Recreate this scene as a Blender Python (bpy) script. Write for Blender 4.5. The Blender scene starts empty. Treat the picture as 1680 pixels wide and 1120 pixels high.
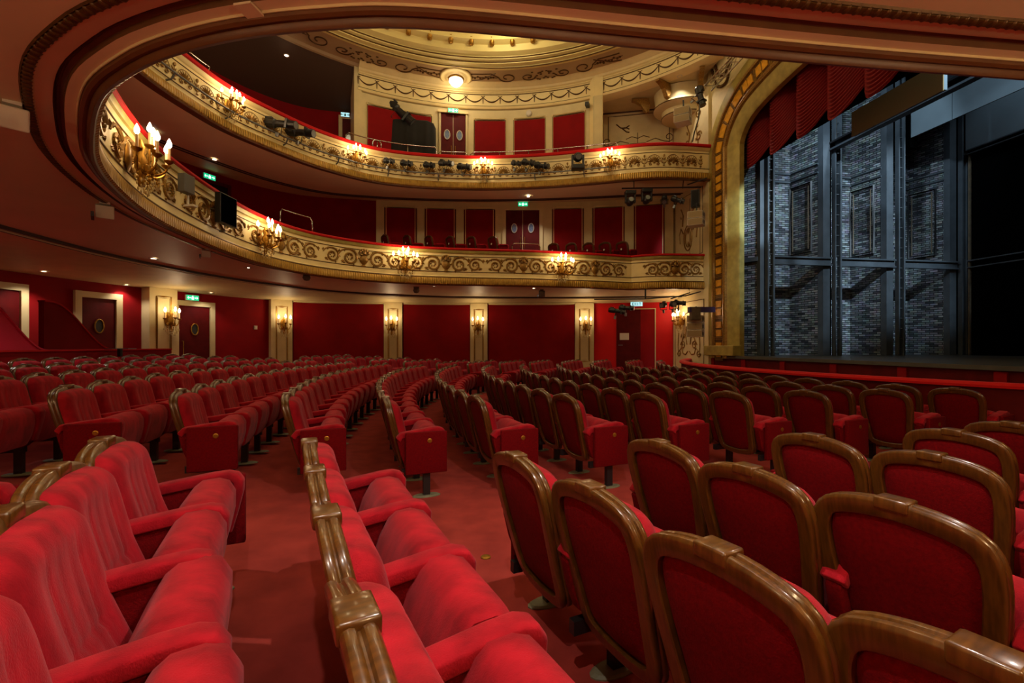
import bpy, bmesh, math, random
from mathutils import Vector, Matrix
random.seed(7)
PI = math.pi
SC = bpy.context.scene
COL = SC.collection

# ------------------------------------------------------------------ camera, world, exposure
# theatre frame: +X towards the stage, +Y across the house to the far side, Z up
F, HY, CH = 750.0, 566.0, 1.33
PHI = math.atan(110 / 750.0)
CP, SP = math.cos(PHI), math.sin(PHI)
cam = bpy.data.cameras.new('camera')
cam.sensor_width = 36.0
cam.lens = F / 1680 * 36
cam.shift_y = (HY - 560) / 1680
cam.clip_start = 0.02
camo = bpy.data.objects.new('camera', cam)
COL.objects.link(camo)
camo.location = (0, 0, CH)
camo.rotation_euler = (PI / 2, 0, -PHI)
SC.camera = camo
SC.view_settings.view_transform = 'Standard'
SC.view_settings.look = 'None'
SC.view_settings.gamma = 1
SC.view_settings.use_curve_mapping = False
SC.view_settings.exposure = 0.3
W_ = bpy.data.worlds.new('world')
SC.world = W_
W_.use_nodes = True
W_.node_tree.nodes['Background'].inputs[0].default_value = (0.9, 0.62, 0.42, 1)
W_.node_tree.nodes['Background'].inputs[1].default_value = 0.0
SC.cycles.max_bounces = 8
SC.cycles.diffuse_bounces = 4
SC.cycles.glossy_bounces = 3
SC.cycles.sample_clamp_indirect = 4.0

def lamp(name, kind, loc, energy, color, parent=None, radius=0.05, rot=None, spot=None, blend=0.4, size=None):
    l = bpy.data.lights.new(name, kind)
    l.energy = energy
    l.color = color
    if kind in ('POINT', 'SPOT'): l.shadow_soft_size = radius
    if kind == 'SPOT':
        l.spot_size = math.radians(spot or 90); l.spot_blend = blend
    if kind == 'AREA':
        l.shape = 'DISK'; l.size = size or 1.0
    o = bpy.data.objects.new(name, l)
    COL.objects.link(o)
    o.location = loc
    if rot: o.rotation_euler = rot
    if parent: o.parent = parent
    return o

def aim(loc, tgt):
    return (Vector(tgt) - Vector(loc)).to_track_quat('-Z', 'Y').to_euler()

WARM = (1.0, 0.70, 0.38)
SOFT = (1.0, 0.78, 0.52)
COOL = (0.62, 0.82, 1.0)
# house light: lamps hidden in the dome cove, work light high over the stage
for a in range(6):
    ang = a * PI / 3 + .3
    lamp('dome_cove_lamp', 'POINT', (0.5 + 5.6 * math.cos(ang), 7.85 + 5.6 * math.sin(ang), 10.75), 44, (1.0, 0.84, 0.52), radius=.25)
for sl, st_, se, ss in (((9.35, 4.4, 8.9), (9.95, 12.7, 4.4), 1700, 40), ((11.2, 4.4, 8.9), (12.0, 12.7, 4.4), 1600, 36), ((13.2, 4.4, 8.9), (14.1, 12.7, 4.4), 1600, 36), ((10.4, 6.8, 8.9), (15.2, 9.0, 7.9), 300, 80), ((9.2, 9.6, 9.2), (12.6, 12.4, 7.4), 420, 60), ((9.0, 3.6, 6.4), (8.62, 12.3, 4.9), 3400, 13), ((14.2, 8.6, 9.3), (15.45, 9.2, 7.9), 90, 100)):
    lamp('stage_work_light', 'SPOT', sl, se, COOL, radius=.12, rot=aim(sl, st_), spot=ss)
# front-of-house profile spots on the near side of the upper balcony
for sl, st_, se, ss, cc in (((4.2, 3.0, 6.6), (7.7, 13.05, 3.45), 380, 4.6, (.85, .93, 1.0)),):
    lamp('front_of_house_spot', 'SPOT', sl, se, cc, radius=.05, rot=aim(sl, st_), spot=ss, blend=.35)
# ------------------------------------------------------------------ pixel -> plan helpers (only used to read positions off the photograph)
def ray(x):
    t = (x - 840) / F
    return (CP * t + SP, CP - SP * t)        # direction per unit camera depth
def at_plane_z(x, y, dz):
    z = F * dz / (HY - y); d = ray(x)
    return (d[0] * z, d[1] * z)
def hgt(y, z): return CH + (HY - y) / F * z

# ------------------------------------------------------------------ materials
MATS = {}
def lin(r, g, b):
    f = lambda c: (c / 255 / 12.92) if c / 255 <= .04045 else ((c / 255 + .055) / 1.055) ** 2.4
    return (f(r), f(g), f(b), 1)
def mat(name, col, rough=.6, metal=0, sheen=0, noise=0, nscale=8, bump=0, bscale=60, emit=None, estr=0, coat=0, spec=.5, col2=None, stretch=None, trans=0):
    if name in MATS: return MATS[name]
    m = bpy.data.materials.new(name); m.use_nodes = True
    nt = m.node_tree; b = nt.nodes['Principled BSDF']
    I = b.inputs
    I['Base Color'].default_value = col
    I['Roughness'].default_value = rough
    I['Metallic'].default_value = metal
    I['Specular IOR Level'].default_value = spec
    if sheen:
        I['Sheen Weight'].default_value = sheen; I['Sheen Roughness'].default_value = .45
        I['Sheen Tint'].default_value = (1, .5, .55, 1)
    if coat: I['Coat Weight'].default_value = coat; I['Coat Roughness'].default_value = .12
    if emit: I['Emission Color'].default_value = emit; I['Emission Strength'].default_value = estr
    if trans: I['Transmission Weight'].default_value = trans
    if noise or bump:
        tc = nt.nodes.new('ShaderNodeTexCoord')
        mp = nt.nodes.new('ShaderNodeMapping')
        nt.links.new(tc.outputs['Object'], mp.inputs[0])
        if stretch: mp.inputs['Scale'].default_value = stretch
    if noise:
        n = nt.nodes.new('ShaderNodeTexNoise'); n.inputs['Scale'].default_value = nscale; n.inputs['Detail'].default_value = 5
        nt.links.new(mp.outputs[0], n.inputs['Vector'])
        r = nt.nodes.new('ShaderNodeValToRGB')
        c2 = col2 or tuple(c * (1 - noise) for c in col[:3]) + (1,)
        r.color_ramp.elements[0].position = .32; r.color_ramp.elements[1].position = .68
        r.color_ramp.elements[0].color = c2; r.color_ramp.elements[1].color = col
        nt.links.new(n.outputs['Fac'], r.inputs[0]); nt.links.new(r.outputs[0], I['Base Color'])
    if bump:
        n2 = nt.nodes.new('ShaderNodeTexNoise'); n2.inputs['Scale'].default_value = bscale; n2.inputs['Detail'].default_value = 4
        nt.links.new(mp.outputs[0], n2.inputs['Vector'])
        bp = nt.nodes.new('ShaderNodeBump'); bp.inputs['Strength'].default_value = bump; bp.inputs['Distance'].default_value = .01
        nt.links.new(n2.outputs['Fac'], bp.inputs['Height']); nt.links.new(bp.outputs[0], I['Normal'])
    MATS[name] = m
    return m

M_CREAM = mat('cream_paint', lin(214, 196, 144), .55, noise=.12, nscale=3)
M_CREAM2 = mat('cream_band', lin(236, 214, 150), .5, noise=.08, nscale=4)
M_SOFFIT = mat('tan_soffit_paint', lin(230, 210, 170), .5, noise=.08, nscale=1.5)
M_MOULD = mat('brown_moulding', lin(104, 66, 34), .45, noise=.2, nscale=6)
M_DARKLINE = mat('dark_brown_line', lin(58, 30, 16), .5)
M_RED = mat('red_wall_cloth', lin(136, 2, 7), .8, noise=.18, nscale=2, bump=.1, bscale=160, spec=.2)
M_REDB = mat('bright_red_paint', lin(200, 3, 9), .6, noise=.1, nscale=2, spec=.3)
M_REDD = mat('dark_red_wood', lin(90, 8, 9), .55, noise=.25, nscale=5, spec=.15)
M_RAIL = mat('red_velvet_rail', lin(184, 12, 14), .75, sheen=.08, spec=.2)
M_CARPET = mat('red_carpet', lin(162, 60, 52), .95, noise=.3, nscale=5, bump=.25, bscale=350, sheen=.05, spec=.1)
M_VELVET = mat('red_velvet', lin(164, 19, 34), .8, noise=.5, nscale=10, stretch=(1, 1.6, .6), bump=.25, bscale=240, sheen=.14, spec=.1)
M_VELVETB = mat('red_velvet_back', lin(104, 4, 10), .85, noise=.3, nscale=70, bump=.3, bscale=200, sheen=.02, spec=.08)
M_WOOD = mat('walnut_wood', lin(90, 55, 15), .3, noise=.5, nscale=14, coat=.4, stretch=(1, 8, 1))
M_GOLD = mat('old_gold', lin(176, 128, 42), .38, metal=.75, noise=.4, nscale=22)
M_GILT = mat('gilded_relief', lin(158, 116, 46), .42, metal=.4, noise=.5, nscale=30)
M_GILTD = mat('dark_gilt', lin(96, 64, 22), .45, metal=.4, noise=.4, nscale=30)
M_OLIVE = mat('olive_gilt', lin(178, 158, 78), .5, metal=.12, noise=.35, nscale=5)
M_AMBER = mat('amber_tile', lin(226, 160, 36), .35, metal=.1, noise=.3, nscale=9)
M_BLACK = mat('black_metal', lin(26, 26, 28), .4)
M_BLACKC = mat('black_cloth', lin(24, 22, 20), .9, noise=.3, nscale=6)
M_VOID = mat('black_drape', lin(4, 4, 4), 1.0, spec=.0)
M_STEEL = mat('grey_steel', lin(120, 124, 124), .4, metal=.6)
M_CHROME = mat('chrome', lin(190, 180, 175), .2, metal=1)
M_WHITE = mat('white_plastic', lin(205, 196, 178), .5)
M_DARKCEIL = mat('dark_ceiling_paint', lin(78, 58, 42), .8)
M_BULB = mat('glowing_bulb', (1, .9, .7, 1), .4, emit=(1, .80, .52, 1), estr=14)
M_LENS = mat('glowing_downlight', (1, .9, .7, 1), .4, emit=(1, .84, .62, 1), estr=9)
M_GREEN = mat('green_sign_face', lin(20, 190, 130), .4, emit=lin(18, 190, 130), estr=1.0)
M_SIGNW = mat('white_sign_face', lin(170, 225, 235), .4, emit=lin(165, 225, 235), estr=.9)
M_GLASSP = mat('pale_blue_glass', lin(120, 140, 175), .15, noise=.3, nscale=20)
M_CANDLE = mat('candle_sleeve', lin(225, 190, 140), .5)
M_FOOT = mat('grey_green_foot', lin(118, 118, 92), .6, noise=.2, nscale=20)
M_STAGE = mat('dark_stage_floor', lin(78, 78, 74), .35, noise=.3, nscale=3)
M_SETGREY = mat('grey_scenic_paint', lin(72, 80, 86), .6, noise=.35, nscale=3)
M_SETRUST = mat('brown_scenic_paint', lin(104, 88, 66), .7, noise=.4, nscale=9)
M_HEADER = mat('pale_scenic_board', lin(120, 134, 140), .4, noise=.15, nscale=1.5)
M_OCHRE = mat('ochre_board', lin(126, 98, 46), .6)
M_CURTAIN = mat('crimson_curtain', lin(118, 2, 6), .65, noise=.2, nscale=6, sheen=.05, spec=.25)
M_PAPER = mat('paper', lin(205, 190, 170), .7)

def band_mat():
    m = bpy.data.materials.new('leaf_gold_band'); m.use_nodes = True
    nt = m.node_tree; b = nt.nodes['Principled BSDF']
    tc = nt.nodes.new('ShaderNodeTexCoord')
    w = nt.nodes.new('ShaderNodeTexWave'); w.inputs['Scale'].default_value = 5.0; w.inputs['Distortion'].default_value = .6
    w.bands_direction = 'X'
    nt.links.new(tc.outputs['UV'], w.inputs['Vector'])
    n = nt.nodes.new('ShaderNodeTexNoise'); n.inputs['Scale'].default_value = 9
    nt.links.new(tc.outputs['Object'], n.inputs['Vector'])
    r = nt.nodes.new('ShaderNodeValToRGB')
    r.color_ramp.elements[0].color = lin(120, 84, 22); r.color_ramp.elements[1].color = lin(196, 152, 54)
    nt.links.new(n.outputs['Fac'], r.inputs[0]); nt.links.new(r.outputs[0], b.inputs['Base Color'])
    bp = nt.nodes.new('ShaderNodeBump'); bp.inputs['Strength'].default_value = .55; bp.inputs['Distance'].default_value = .02
    nt.links.new(w.outputs['Fac'], bp.inputs['Height']); nt.links.new(bp.outputs[0], b.inputs['Normal'])
    b.inputs['Roughness'].default_value = .45; b.inputs['Metallic'].default_value = .35
    return m
M_BAND = band_mat()

def brick_mat():
    m = bpy.data.materials.new('painted_scenic_brick'); m.use_nodes = True
    nt = m.node_tree; b = nt.nodes['Principled BSDF']
    tc = nt.nodes.new('ShaderNodeTexCoord')
    br = nt.nodes.new('ShaderNodeTexBrick')
    br.inputs['Scale'].default_value = 1; br.inputs['Brick Width'].default_value = .21; br.inputs['Row Height'].default_value = .064
    br.inputs['Mortar Size'].default_value = .009
    br.inputs['Color1'].default_value = lin(176, 182, 184); br.inputs['Color2'].default_value = lin(62, 66, 72); br.inputs['Mortar'].default_value = lin(22, 24, 26)
    nt.links.new(tc.outputs['UV'], br.inputs['Vector'])
    n = nt.nodes.new('ShaderNodeTexNoise'); n.inputs['Scale'].default_value = 7
    nt.links.new(tc.outputs['UV'], n.inputs['Vector'])
    mx = nt.nodes.new('ShaderNodeMixRGB'); mx.blend_type = 'MULTIPLY'; mx.inputs[0].default_value = .6
    nt.links.new(br.outputs['Color'], mx.inputs[1]); nt.links.new(n.outputs['Color'], mx.inputs[2])
    nt.links.new(mx.outputs[0], b.inputs['Base Color'])
    bp = nt.nodes.new('ShaderNodeBump'); bp.inputs['Strength'].default_value = .8; bp.inputs['Distance'].default_value = .02
    inv = nt.nodes.new('ShaderNodeInvert'); nt.links.new(br.outputs['Fac'], inv.inputs[1])
    nt.links.new(inv.outputs[0], bp.inputs['Height']); nt.links.new(bp.outputs[0], b.inputs['Normal'])
    b.inputs['Roughness'].default_value = .45
    return m
M_BRICK = brick_mat()

# ------------------------------------------------------------------ mesh helpers
class MB:
    def __init__(s): s.v = []; s.f = []; s.uv = {}
    def add(s, vs, fs):
        o = len(s.v); s.v += [tuple(p) for p in vs]; s.f += [tuple(i + o for i in f) for f in fs]; return s
    def box(s, x0, x1, y0, y1, z0, z1):
        return s.add([(x0, y0, z0), (x1, y0, z0), (x1, y1, z0), (x0, y1, z0), (x0, y0, z1), (x1, y0, z1), (x1, y1, z1), (x0, y1, z1)],
                     [(0, 3, 2, 1), (4, 5, 6, 7), (0, 1, 5, 4), (1, 2, 6, 5), (2, 3, 7, 6), (3, 0, 4, 7)])
    def prism(s, poly, h0, h1, axis='y'):
        n = len(poly)
        def P(a, b, h): return {'y': (a, h, b), 'z': (a, b, h), 'x': (h, a, b)}[axis]
        vs = [P(a, b, h0) for a, b in poly] + [P(a, b, h1) for a, b in poly]
        fs = [tuple(range(n)), tuple(range(2 * n - 1, n - 1, -1))] + [(i, i + n, (i + 1) % n + n, (i + 1) % n) for i in range(n)]
        return s.add(vs, fs)
    def grid(s, pts, closed_u=False, closed_v=False):
        nu = len(pts); nv = len(pts[0])
        vs = [p for r in pts for p in r]; fs = []
        for i in range(nu if closed_u else nu - 1):
            for j in range(nv if closed_v else nv - 1):
                a = i * nv + j; b = ((i + 1) % nu) * nv + j; c = ((i + 1) % nu) * nv + (j + 1) % nv; d = i * nv + (j + 1) % nv
                fs.append((a, b, c, d))
        return s.add(vs, fs)
    def lathe(s, prof, n=12, c=(0, 0, 0), axis='z', cap=True):
        R = []
        for r, h in prof:
            row = []
            for k in range(n):
                a = 2 * PI * k / n; x, y = r * math.cos(a), r * math.sin(a)
                p = {'z': (x, y, h), 'x': (h, x, y), 'y': (x, h, y)}[axis]
                row.append((p[0] + c[0], p[1] + c[1], p[2] + c[2]))
            R.append(row)
        o = len(s.v)
        s.grid(R, closed_v=True)
        if cap:
            s.f.append(tuple(o + k for k in range(n))[::-1]); s.f.append(tuple(o + (len(R) - 1) * n + k for k in range(n)))
        return s
    def tube(s, path, r, n=6, closed=False):
        P = [Vector(p) for p in path]; m = len(P); R = []
        up = Vector((0, 0, 1))
        for i, p in enumerate(P):
            a = P[(i - 1) % m] if (closed or i > 0) else p
            b = P[(i + 1) % m] if (closed or i < m - 1) else p
            t = (b - a).normalized() if (b - a).length > 1e-9 else Vector((1, 0, 0))
            ref = up if abs(t.dot(up)) < .95 else Vector((1, 0, 0))
            e1 = t.cross(ref).normalized(); e2 = t.cross(e1)
            rr = r[i] if isinstance(r, (list, tuple)) else r
            R.append([tuple(p + e1 * rr * math.cos(2 * PI * k / n) + e2 * rr * math.sin(2 * PI * k / n)) for k in range(n)])
        o = len(s.v)
        s.grid(R, closed_u=closed, closed_v=True)
        if not closed:
            s.f.append(tuple(o + k for k in range(n))); s.f.append(tuple(o + (m - 1) * n + k for k in range(n))[::-1])
        return s
    def blob(s, c, rx, ry, rz, nu=6, nv=8):
        R = []
        for i in range(nu + 1):
            a = -PI / 2 + PI * i / nu
            R.append([(c[0] + rx * math.cos(a) * math.cos(2 * PI * k / nv), c[1] + ry * math.cos(a) * math.sin(2 * PI * k / nv), c[2] + rz * math.sin(a)) for k in range(nv)])
        return s.grid(R, closed_v=True)
    def mesh(s, name, smooth=False, fixn=True):
        me = bpy.data.meshes.new(name)
        me.from_pydata(s.v, [], s.f)
        if fixn:
            bm = bmesh.new(); bm.from_mesh(me)
            bmesh.ops.remove_doubles(bm, verts=bm.verts, dist=1e-5)
            bmesh.ops.recalc_face_normals(bm, faces=bm.faces)
            bm.to_mesh(me); bm.free()
        if smooth:
            for p in me.polygons: p.use_smooth = True
        me.update()
        return me
    def build(s, name, m, parent=None, smooth=False, bevel=0, loc=None, rot=None, seg=2, fixn=True, auto=None):
        o = bpy.data.objects.new(name, s.mesh(name, smooth, fixn))
        o.data.materials.append(m)
        COL.objects.link(o)
        if parent: o.parent = parent
        if loc: o.location = loc
        if rot: o.rotation_euler = rot
        if bevel:
            b = o.modifiers.new('bevel', 'BEVEL'); b.width = bevel; b.segments = seg; b.limit_method = 'ANGLE'
        return o

def tag(o, label=None, cat=None, group=None, kind=None):
    if label: o['label'] = label
    if cat: o['category'] = cat
    if group: o['group'] = group
    if kind: o['kind'] = kind
    return o
def empty(name, loc=(0, 0, 0), rz=0, label=None, cat=None, group=None, kind=None, parent=None):
    o = bpy.data.objects.new(name, None); COL.objects.link(o)
    o.location = loc; o.rotation_euler = (0, 0, rz); o.empty_display_size = .1
    if parent: o.parent = parent
    return tag(o, label, cat, group, kind)
CHILD = {}
def copy_tree(o, parent=None):
    c = o.copy(); COL.objects.link(c)
    if parent: c.parent = parent; c.matrix_parent_inverse = o.matrix_parent_inverse
    for ch in [k for k in bpy.data.objects if k.parent == o] if o.name not in CHILD else CHILD[o.name]:
        copy_tree(ch, c)
    return c
def remember(o):
    CHILD[o.name] = [k for k in bpy.data.objects if k.parent == o]
    for k in CHILD[o.name]: remember(k)
    return o

# plan curves ------------------------------------------------------
def catmull(P, per=12):
    out = []
    n = len(P)
    for i in range(n - 1):
        p0 = P[max(i - 1, 0)]; p1 = P[i]; p2 = P[i + 1]; p3 = P[min(i + 2, n - 1)]
        for k in range(per):
            t = k / per
            out.append(tuple(.5 * ((2 * p1[j]) + (-p0[j] + p2[j]) * t + (2 * p0[j] - 5 * p1[j] + 4 * p2[j] - p3[j]) * t * t + (-p0[j] + 3 * p1[j] - 3 * p2[j] + p3[j]) * t ** 3) for j in range(2)))
    out.append(P[-1])
    return out
class Curve:
    """plan curve resampled at even steps, with outward normals (away from the house centre)"""
    def __init__(s, P, n=200, smooth=True):
        Q = catmull(P) if smooth else list(P)
        L = [0]
        for a, b in zip(Q, Q[1:]): L.append(L[-1] + math.dist(a, b))
        s.len = L[-1]; s.p = []; j = 0
        for i in range(n + 1):
            d = s.len * i / n
            while j < len(L) - 2 and L[j + 1] < d: j += 1
            t = (d - L[j]) / max(L[j + 1] - L[j], 1e-9)
            s.p.append((Q[j][0] + (Q[j + 1][0] - Q[j][0]) * t, Q[j][1] + (Q[j + 1][1] - Q[j][1]) * t))
        s.n = []
        for i in range(n + 1):
            a = s.p[max(i - 1, 0)]; b = s.p[min(i + 1, n)]
            tx, ty = b[0] - a[0], b[1] - a[1]; l = math.hypot(tx, ty) or 1
            s.n.append((-ty / l, tx / l))
        # orient away from the centre
        k = n // 2
        c = (1.5, 7.85)
        if (s.p[k][0] - c[0]) * s.n[k][0] + (s.p[k][1] - c[1]) * s.n[k][1] < 0:
            s.n = [(-a, -b) for a, b in s.n]
    def at(s, d):
        f = max(0, min(.9999, d / s.len)) * (len(s.p) - 1); i = int(f); t = f - i
        p = tuple(s.p[i][k] * (1 - t) + s.p[i + 1][k] * t for k in (0, 1)); nn = tuple(s.n[i][k] * (1 - t) + s.n[i + 1][k] * t for k in (0, 1))
        l = math.hypot(*nn); return p, (nn[0] / l, nn[1] / l)
    def hit(s, x):
        """farthest crossing of the photograph column x with this curve -> arc length"""
        d = ray(x); best = None
        for i in range(len(s.p) - 1):
            a = s.p[i][0] * d[1] - s.p[i][1] * d[0]; b = s.p[i + 1][0] * d[1] - s.p[i + 1][1] * d[0]
            if a == b or a * b > 0: continue
            t = a / (a - b)
            q = (s.p[i][0] + (s.p[i + 1][0] - s.p[i][0]) * t, s.p[i][1] + (s.p[i + 1][1] - s.p[i][1]) * t)
            z = q[0] * SP + q[1] * CP
            if z > .5 and (best is None or z > best[0]): best = (z, s.len * (i + t) / (len(s.p) - 1))
        return best[1] if best else None
    def depth(s, d):
        p, _ = s.at(d); return p[0] * SP + p[1] * CP
def sweep(cv, prof, name, m, parent=None, smooth=True, i0=0, i1=None, uvs=False, z=0):
    mb = MB(); pts = []
    idx = range(i0, (i1 if i1 is not None else len(cv.p) - 1) + 1)
    for i in idx:
        (px, py), (nx, ny) = cv.p[i], cv.n[i]
        pts.append([(px + nx * o, py + ny * o, h + z) for o, h in prof])
    mb.grid(pts)
    ob = mb.build(name, m, parent, smooth=False, fixn=False)
    if smooth:
        for p in ob.data.polygons: p.use_smooth = True
        ob.data.set_sharp_from_angle(angle=math.radians(35))
    if uvs:
        uv = ob.data.uv_layers.new(name='UVMap'); nv = len(prof)
        step = cv.len / (len(cv.p) - 1)
        for poly in ob.data.polygons:
            for li in poly.loop_indices:
                vi = ob.data.loops[li].vertex_index
                uv.data[li].uv = ((vi // nv) * step, (vi % nv) * .2)
    return ob
def ruled(A, B, za, zb, name, m, parent=None, n=160):
    mb = MB()
    ca = Curve(A, n, False); cb = Curve(B, n, False)
    mb.grid([[(a[0], a[1], za), (b[0], b[1], zb)] for a, b in zip(ca.p, cb.p)])
    return mb.build(name, m, parent, smooth=True, fixn=False)
AX = 7.85
def mirror(P): return [(u, 2 * AX - v) for u, v in P]

# ================================================================== STRUCTURE
LIP1 = [(7.99, 2.6), (6.9, 2.55), (5.4, 2.42), (3.75, 2.47), (2.5, 2.51), (1.2, 2.53), (-.1, 2.55), (-.65, 2.64), (-1.14, 2.79), (-1.55, 2.98), (-1.9, 3.2), (-2.36, 3.59), (-2.86, 4.24), (-3.32, 4.97),
        (-3.67, 5.83), (-3.93, 6.8), (-4.05, 7.8), (-4.06, 9.2), (-3.88, 10.55), (-3.48, 11.55), (-2.85, 12.28), (-2.0, 12.82), (-1.1, 13.12), (0, 13.26), (1.3, 13.27), (2.6, 13.25), (4.3, 13.38), (5.55, 13.58), (5.78, 13.6), (5.9, 13.5), (6.7, 13.14), (7.99, 13.06)]
LIP2F = [(-5.5, 7.85), (-5.53, 8.6), (-5.47, 9.6), (-5.25, 10.6), (-4.95, 11.5), (-4.45, 12.3), (-3.75, 13.2), (-3.1, 13.8), (-2.2, 14.38), (-1.0, 14.66), (.58, 14.65), (1.9, 14.45), (3.25, 14.07), (4.5, 13.58), (5.6, 13.1), (6.6, 12.82), (7.99, 12.78)]
LIP2 = mirror(LIP2F[1:])[::-1] + LIP2F
WF = [(-9.0, 7.85), (-8.85, 10.0), (-8.35, 12.0), (-7.4, 14.0), (-6.2, 15.75), (-4.9, 16.65), (-3.4, 16.85), (-1.8, 16.9), (1.2, 16.7), (5.0, 16.0), (7.9, 15.0)]
WALL = mirror(WF[1:])[::-1] + WF
RINGF = [(-6.05, 7.85), (-5.98, 9.4), (-5.6, 11.1), (-4.9, 12.6), (-3.85, 14.1), (-2.4, 15.05), (-.8, 15.5), (.6, 15.65), (4.0, 15.3), (7.9, 14.4)]
RING = mirror(RINGF[1:])[::-1] + RINGF
c_lip1 = Curve(LIP1, 240); c_lip2 = Curve(LIP2, 220); c_wall = Curve(WALL, 200); c_ring = Curve(RING, 160)
DC = (.5, 7.85); DR = 8.25
def circ(r, a0, a1, n): return [(DC[0] + r * math.cos(a0 + (a1 - a0) * i / n), DC[1] + r * math.sin(a0 + (a1 - a0) * i / n)) for i in range(n + 1)]

# floor: flat towards the stage, rising gently towards the back; arcs centred on CC
CC = (15.0, AX)
def floor_z(u, v):
    r = math.hypot(u - CC[0], v - CC[1])
    return max(0.0, (r - 15.95) * .056)
mb = MB(); pts = []
for i in range(61):
    u = -10 + 18.4 * i / 60
    pts.append([(u, v, floor_z(u, v)) for v in [-3 + 21.5 * j / 60 for j in range(61)]])
mb.grid(pts)
tag(mb.build('floor', M_CARPET, smooth=True, fixn=False), kind='structure')

# outer walls on three levels
w0 = tag(sweep(c_wall, [(0, -.3), (0, 2.95)], 'wall_stalls', M_RED), kind='structure')
w1 = tag(sweep(c_wall, [(0, 2.95), (0, 6.62)], 'wall_middle_gallery', M_RED), kind='structure')
w2 = tag(sweep(c_wall, [(0, 6.62), (0, 10.6)], 'wall_upper_gallery', M_RED), kind='structure')

# under-balcony ceiling with its rings
cl = tag(sweep(c_lip1, [(.0, 3.07), (.012, 3.05), (.035, 3.045), (.05, 3.06), (.055, 3.085), (.08, 3.075), (.10, 3.085), (.104, 3.11)], 'ceiling_under_balcony', M_MOULD), kind='structure')
sweep(c_lip1, [(.104, 3.11), (.107, 3.102), (.113, 3.102), (.116, 3.115)], 'soffit_fillet', M_CREAM, cl)
sweep(c_lip1, [(.116, 3.115), (.18, 3.115)], 'soffit_band', M_SOFFIT, cl)
sweep(c_lip1, [(.18, 3.115), (.184, 3.15), (.205, 3.165), (.22, 3.15), (.232, 3.165), (.242, 3.135)], 'soffit_step', M_MOULD, cl)
sweep(c_lip1, [(.242, 3.135), (.25, 3.13), (.335, 3.13)], 'soffit_band', M_SOFFIT, cl)
sweep(c_lip1, [(.335, 3.13), (.338, 3.115), (.346, 3.115), (.35, 3.13)], 'soffit_fillet', M_CREAM, cl)
A = [(p[0] + n[0] * .35, p[1] + n[1] * .35) for p, n in zip(c_lip1.p, c_lip1.n)]
ruled(A, c_ring.p, 3.13, 2.99, 'soffit_field', M_SOFFIT, cl)
sweep(c_ring, [(0, 2.99), (.0, 2.945), (.05, 2.945), (.05, 2.985)], 'soffit_line', M_DARKLINE, cl)
sweep(c_ring, [(.05, 2.985), (.13, 2.975), (.13, 2.935)], 'soffit_line_band', M_SOFFIT, cl)
sweep(c_ring, [(.13, 2.935), (.18, 2.935), (.18, 2.955)], 'soffit_line', M_DARKLINE, cl)
Bq = [(p[0] + n[0] * .18, p[1] + n[1] * .18) for p, n in zip(c_ring.p, c_ring.n)]
C3 = [(a[0] * .55 + b[0] * .45, a[1] * .55 + b[1] * .45) for a, b in zip(Curve(Bq, 200, False).p, c_wall.p)]
ruled(Bq, C3, 2.96, 2.89, 'soffit_cream', M_CREAM, cl)
ruled(C3, c_wall.p, 2.89, 2.83, 'soffit_outer', M_CREAM, cl)
# egg-and-dart ring: one bead piece repeated
bead = MB().blob((0, 0, 0), .034, .022, .02, 4, 8)
bm_ = bead.mesh('bead', smooth=True); bm_.materials.append(M_GILTD)
d = .0; nb = 0
while d < c_lip1.len:
    p, n = c_lip1.at(d)
    z_ = p[0] * SP + p[1] * CP
    if p[1] < 6.2:
        if nb < 230:
            o = bpy.data.objects.new('egg_bead', bm_); COL.objects.link(o); o.parent = cl
            o.location = (p[0] + n[0] * .37, p[1] + n[1] * .37, 3.118)
            o.rotation_euler = (0, 0, math.atan2(n[1], n[0]))
            nb += 1
    d += .06
sweep(c_lip1, [(.34, 3.13), (.345, 3.112), (.35, 3.108), (.385, 3.108), (.392, 3.112), (.395, 3.13), (.40, 3.115), (.41, 3.128)], 'bead_bed', M_GILTD, cl)

# under-side of the upper balcony
cu = tag(sweep(c_lip2, [(.0, 6.33), (.02, 6.30), (.06, 6.30), (.1, 6.34), (.3, 6.36)], 'ceiling_under_upper_balcony', M_MOULD), kind='structure')
A2 = [(p[0] + n[0] * .3, p[1] + n[1] * .3) for p, n in zip(c_lip2.p, c_lip2.n)]
B2 = [(a[0] * .35 + b[0] * .65, a[1] * .35 + b[1] * .65) for a, b in zip(Curve(A2, 200, False).p, c_wall.p)]
c_b2 = Curve(B2, 200, False)
ruled(A2, B2, 6.36, 6.44, 'soffit_field', M_SOFFIT, cu)
sweep(c_b2, [(0, 6.44), (0, 6.41), (.03, 6.41), (.03, 6.45)], 'soffit_line', M_DARKLINE, cu)
sweep(c_b2, [(.03, 6.45), (.13, 6.44)], 'soffit_line_band', M_SOFFIT, cu)
sweep(c_b2, [(.13, 6.44), (.13, 6.41), (.16, 6.41), (.16, 6.45)], 'soffit_line', M_DARKLINE, cu)
B3 = [(p[0] + n[0] * .16, p[1] + n[1] * .16) for p, n in zip(c_b2.p, c_b2.n)]
ruled(B3, c_wall.p, 6.45, 6.5, 'soffit_cream', M_CREAM, cu)

# gallery floors behind the balcony fronts
f1 = Curve([(p[0] + n[0] * .24, p[1] + n[1] * .24) for p, n in zip(c_lip1.p, c_lip1.n)], 200, False).p
tag(ruled(f1, c_wall.p, 3.42, 4.25, 'floor_middle_gallery', M_CARPET), kind='structure')
f2 = Curve([(p[0] + n[0] * .24, p[1] + n[1] * .24) for p, n in zip(c_lip2.p, c_lip2.n)], 200, False).p
tag(ruled(f2, c_wall.p, 6.72, 7.2, 'floor_upper_gallery', M_CARPET), kind='structure')

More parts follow.
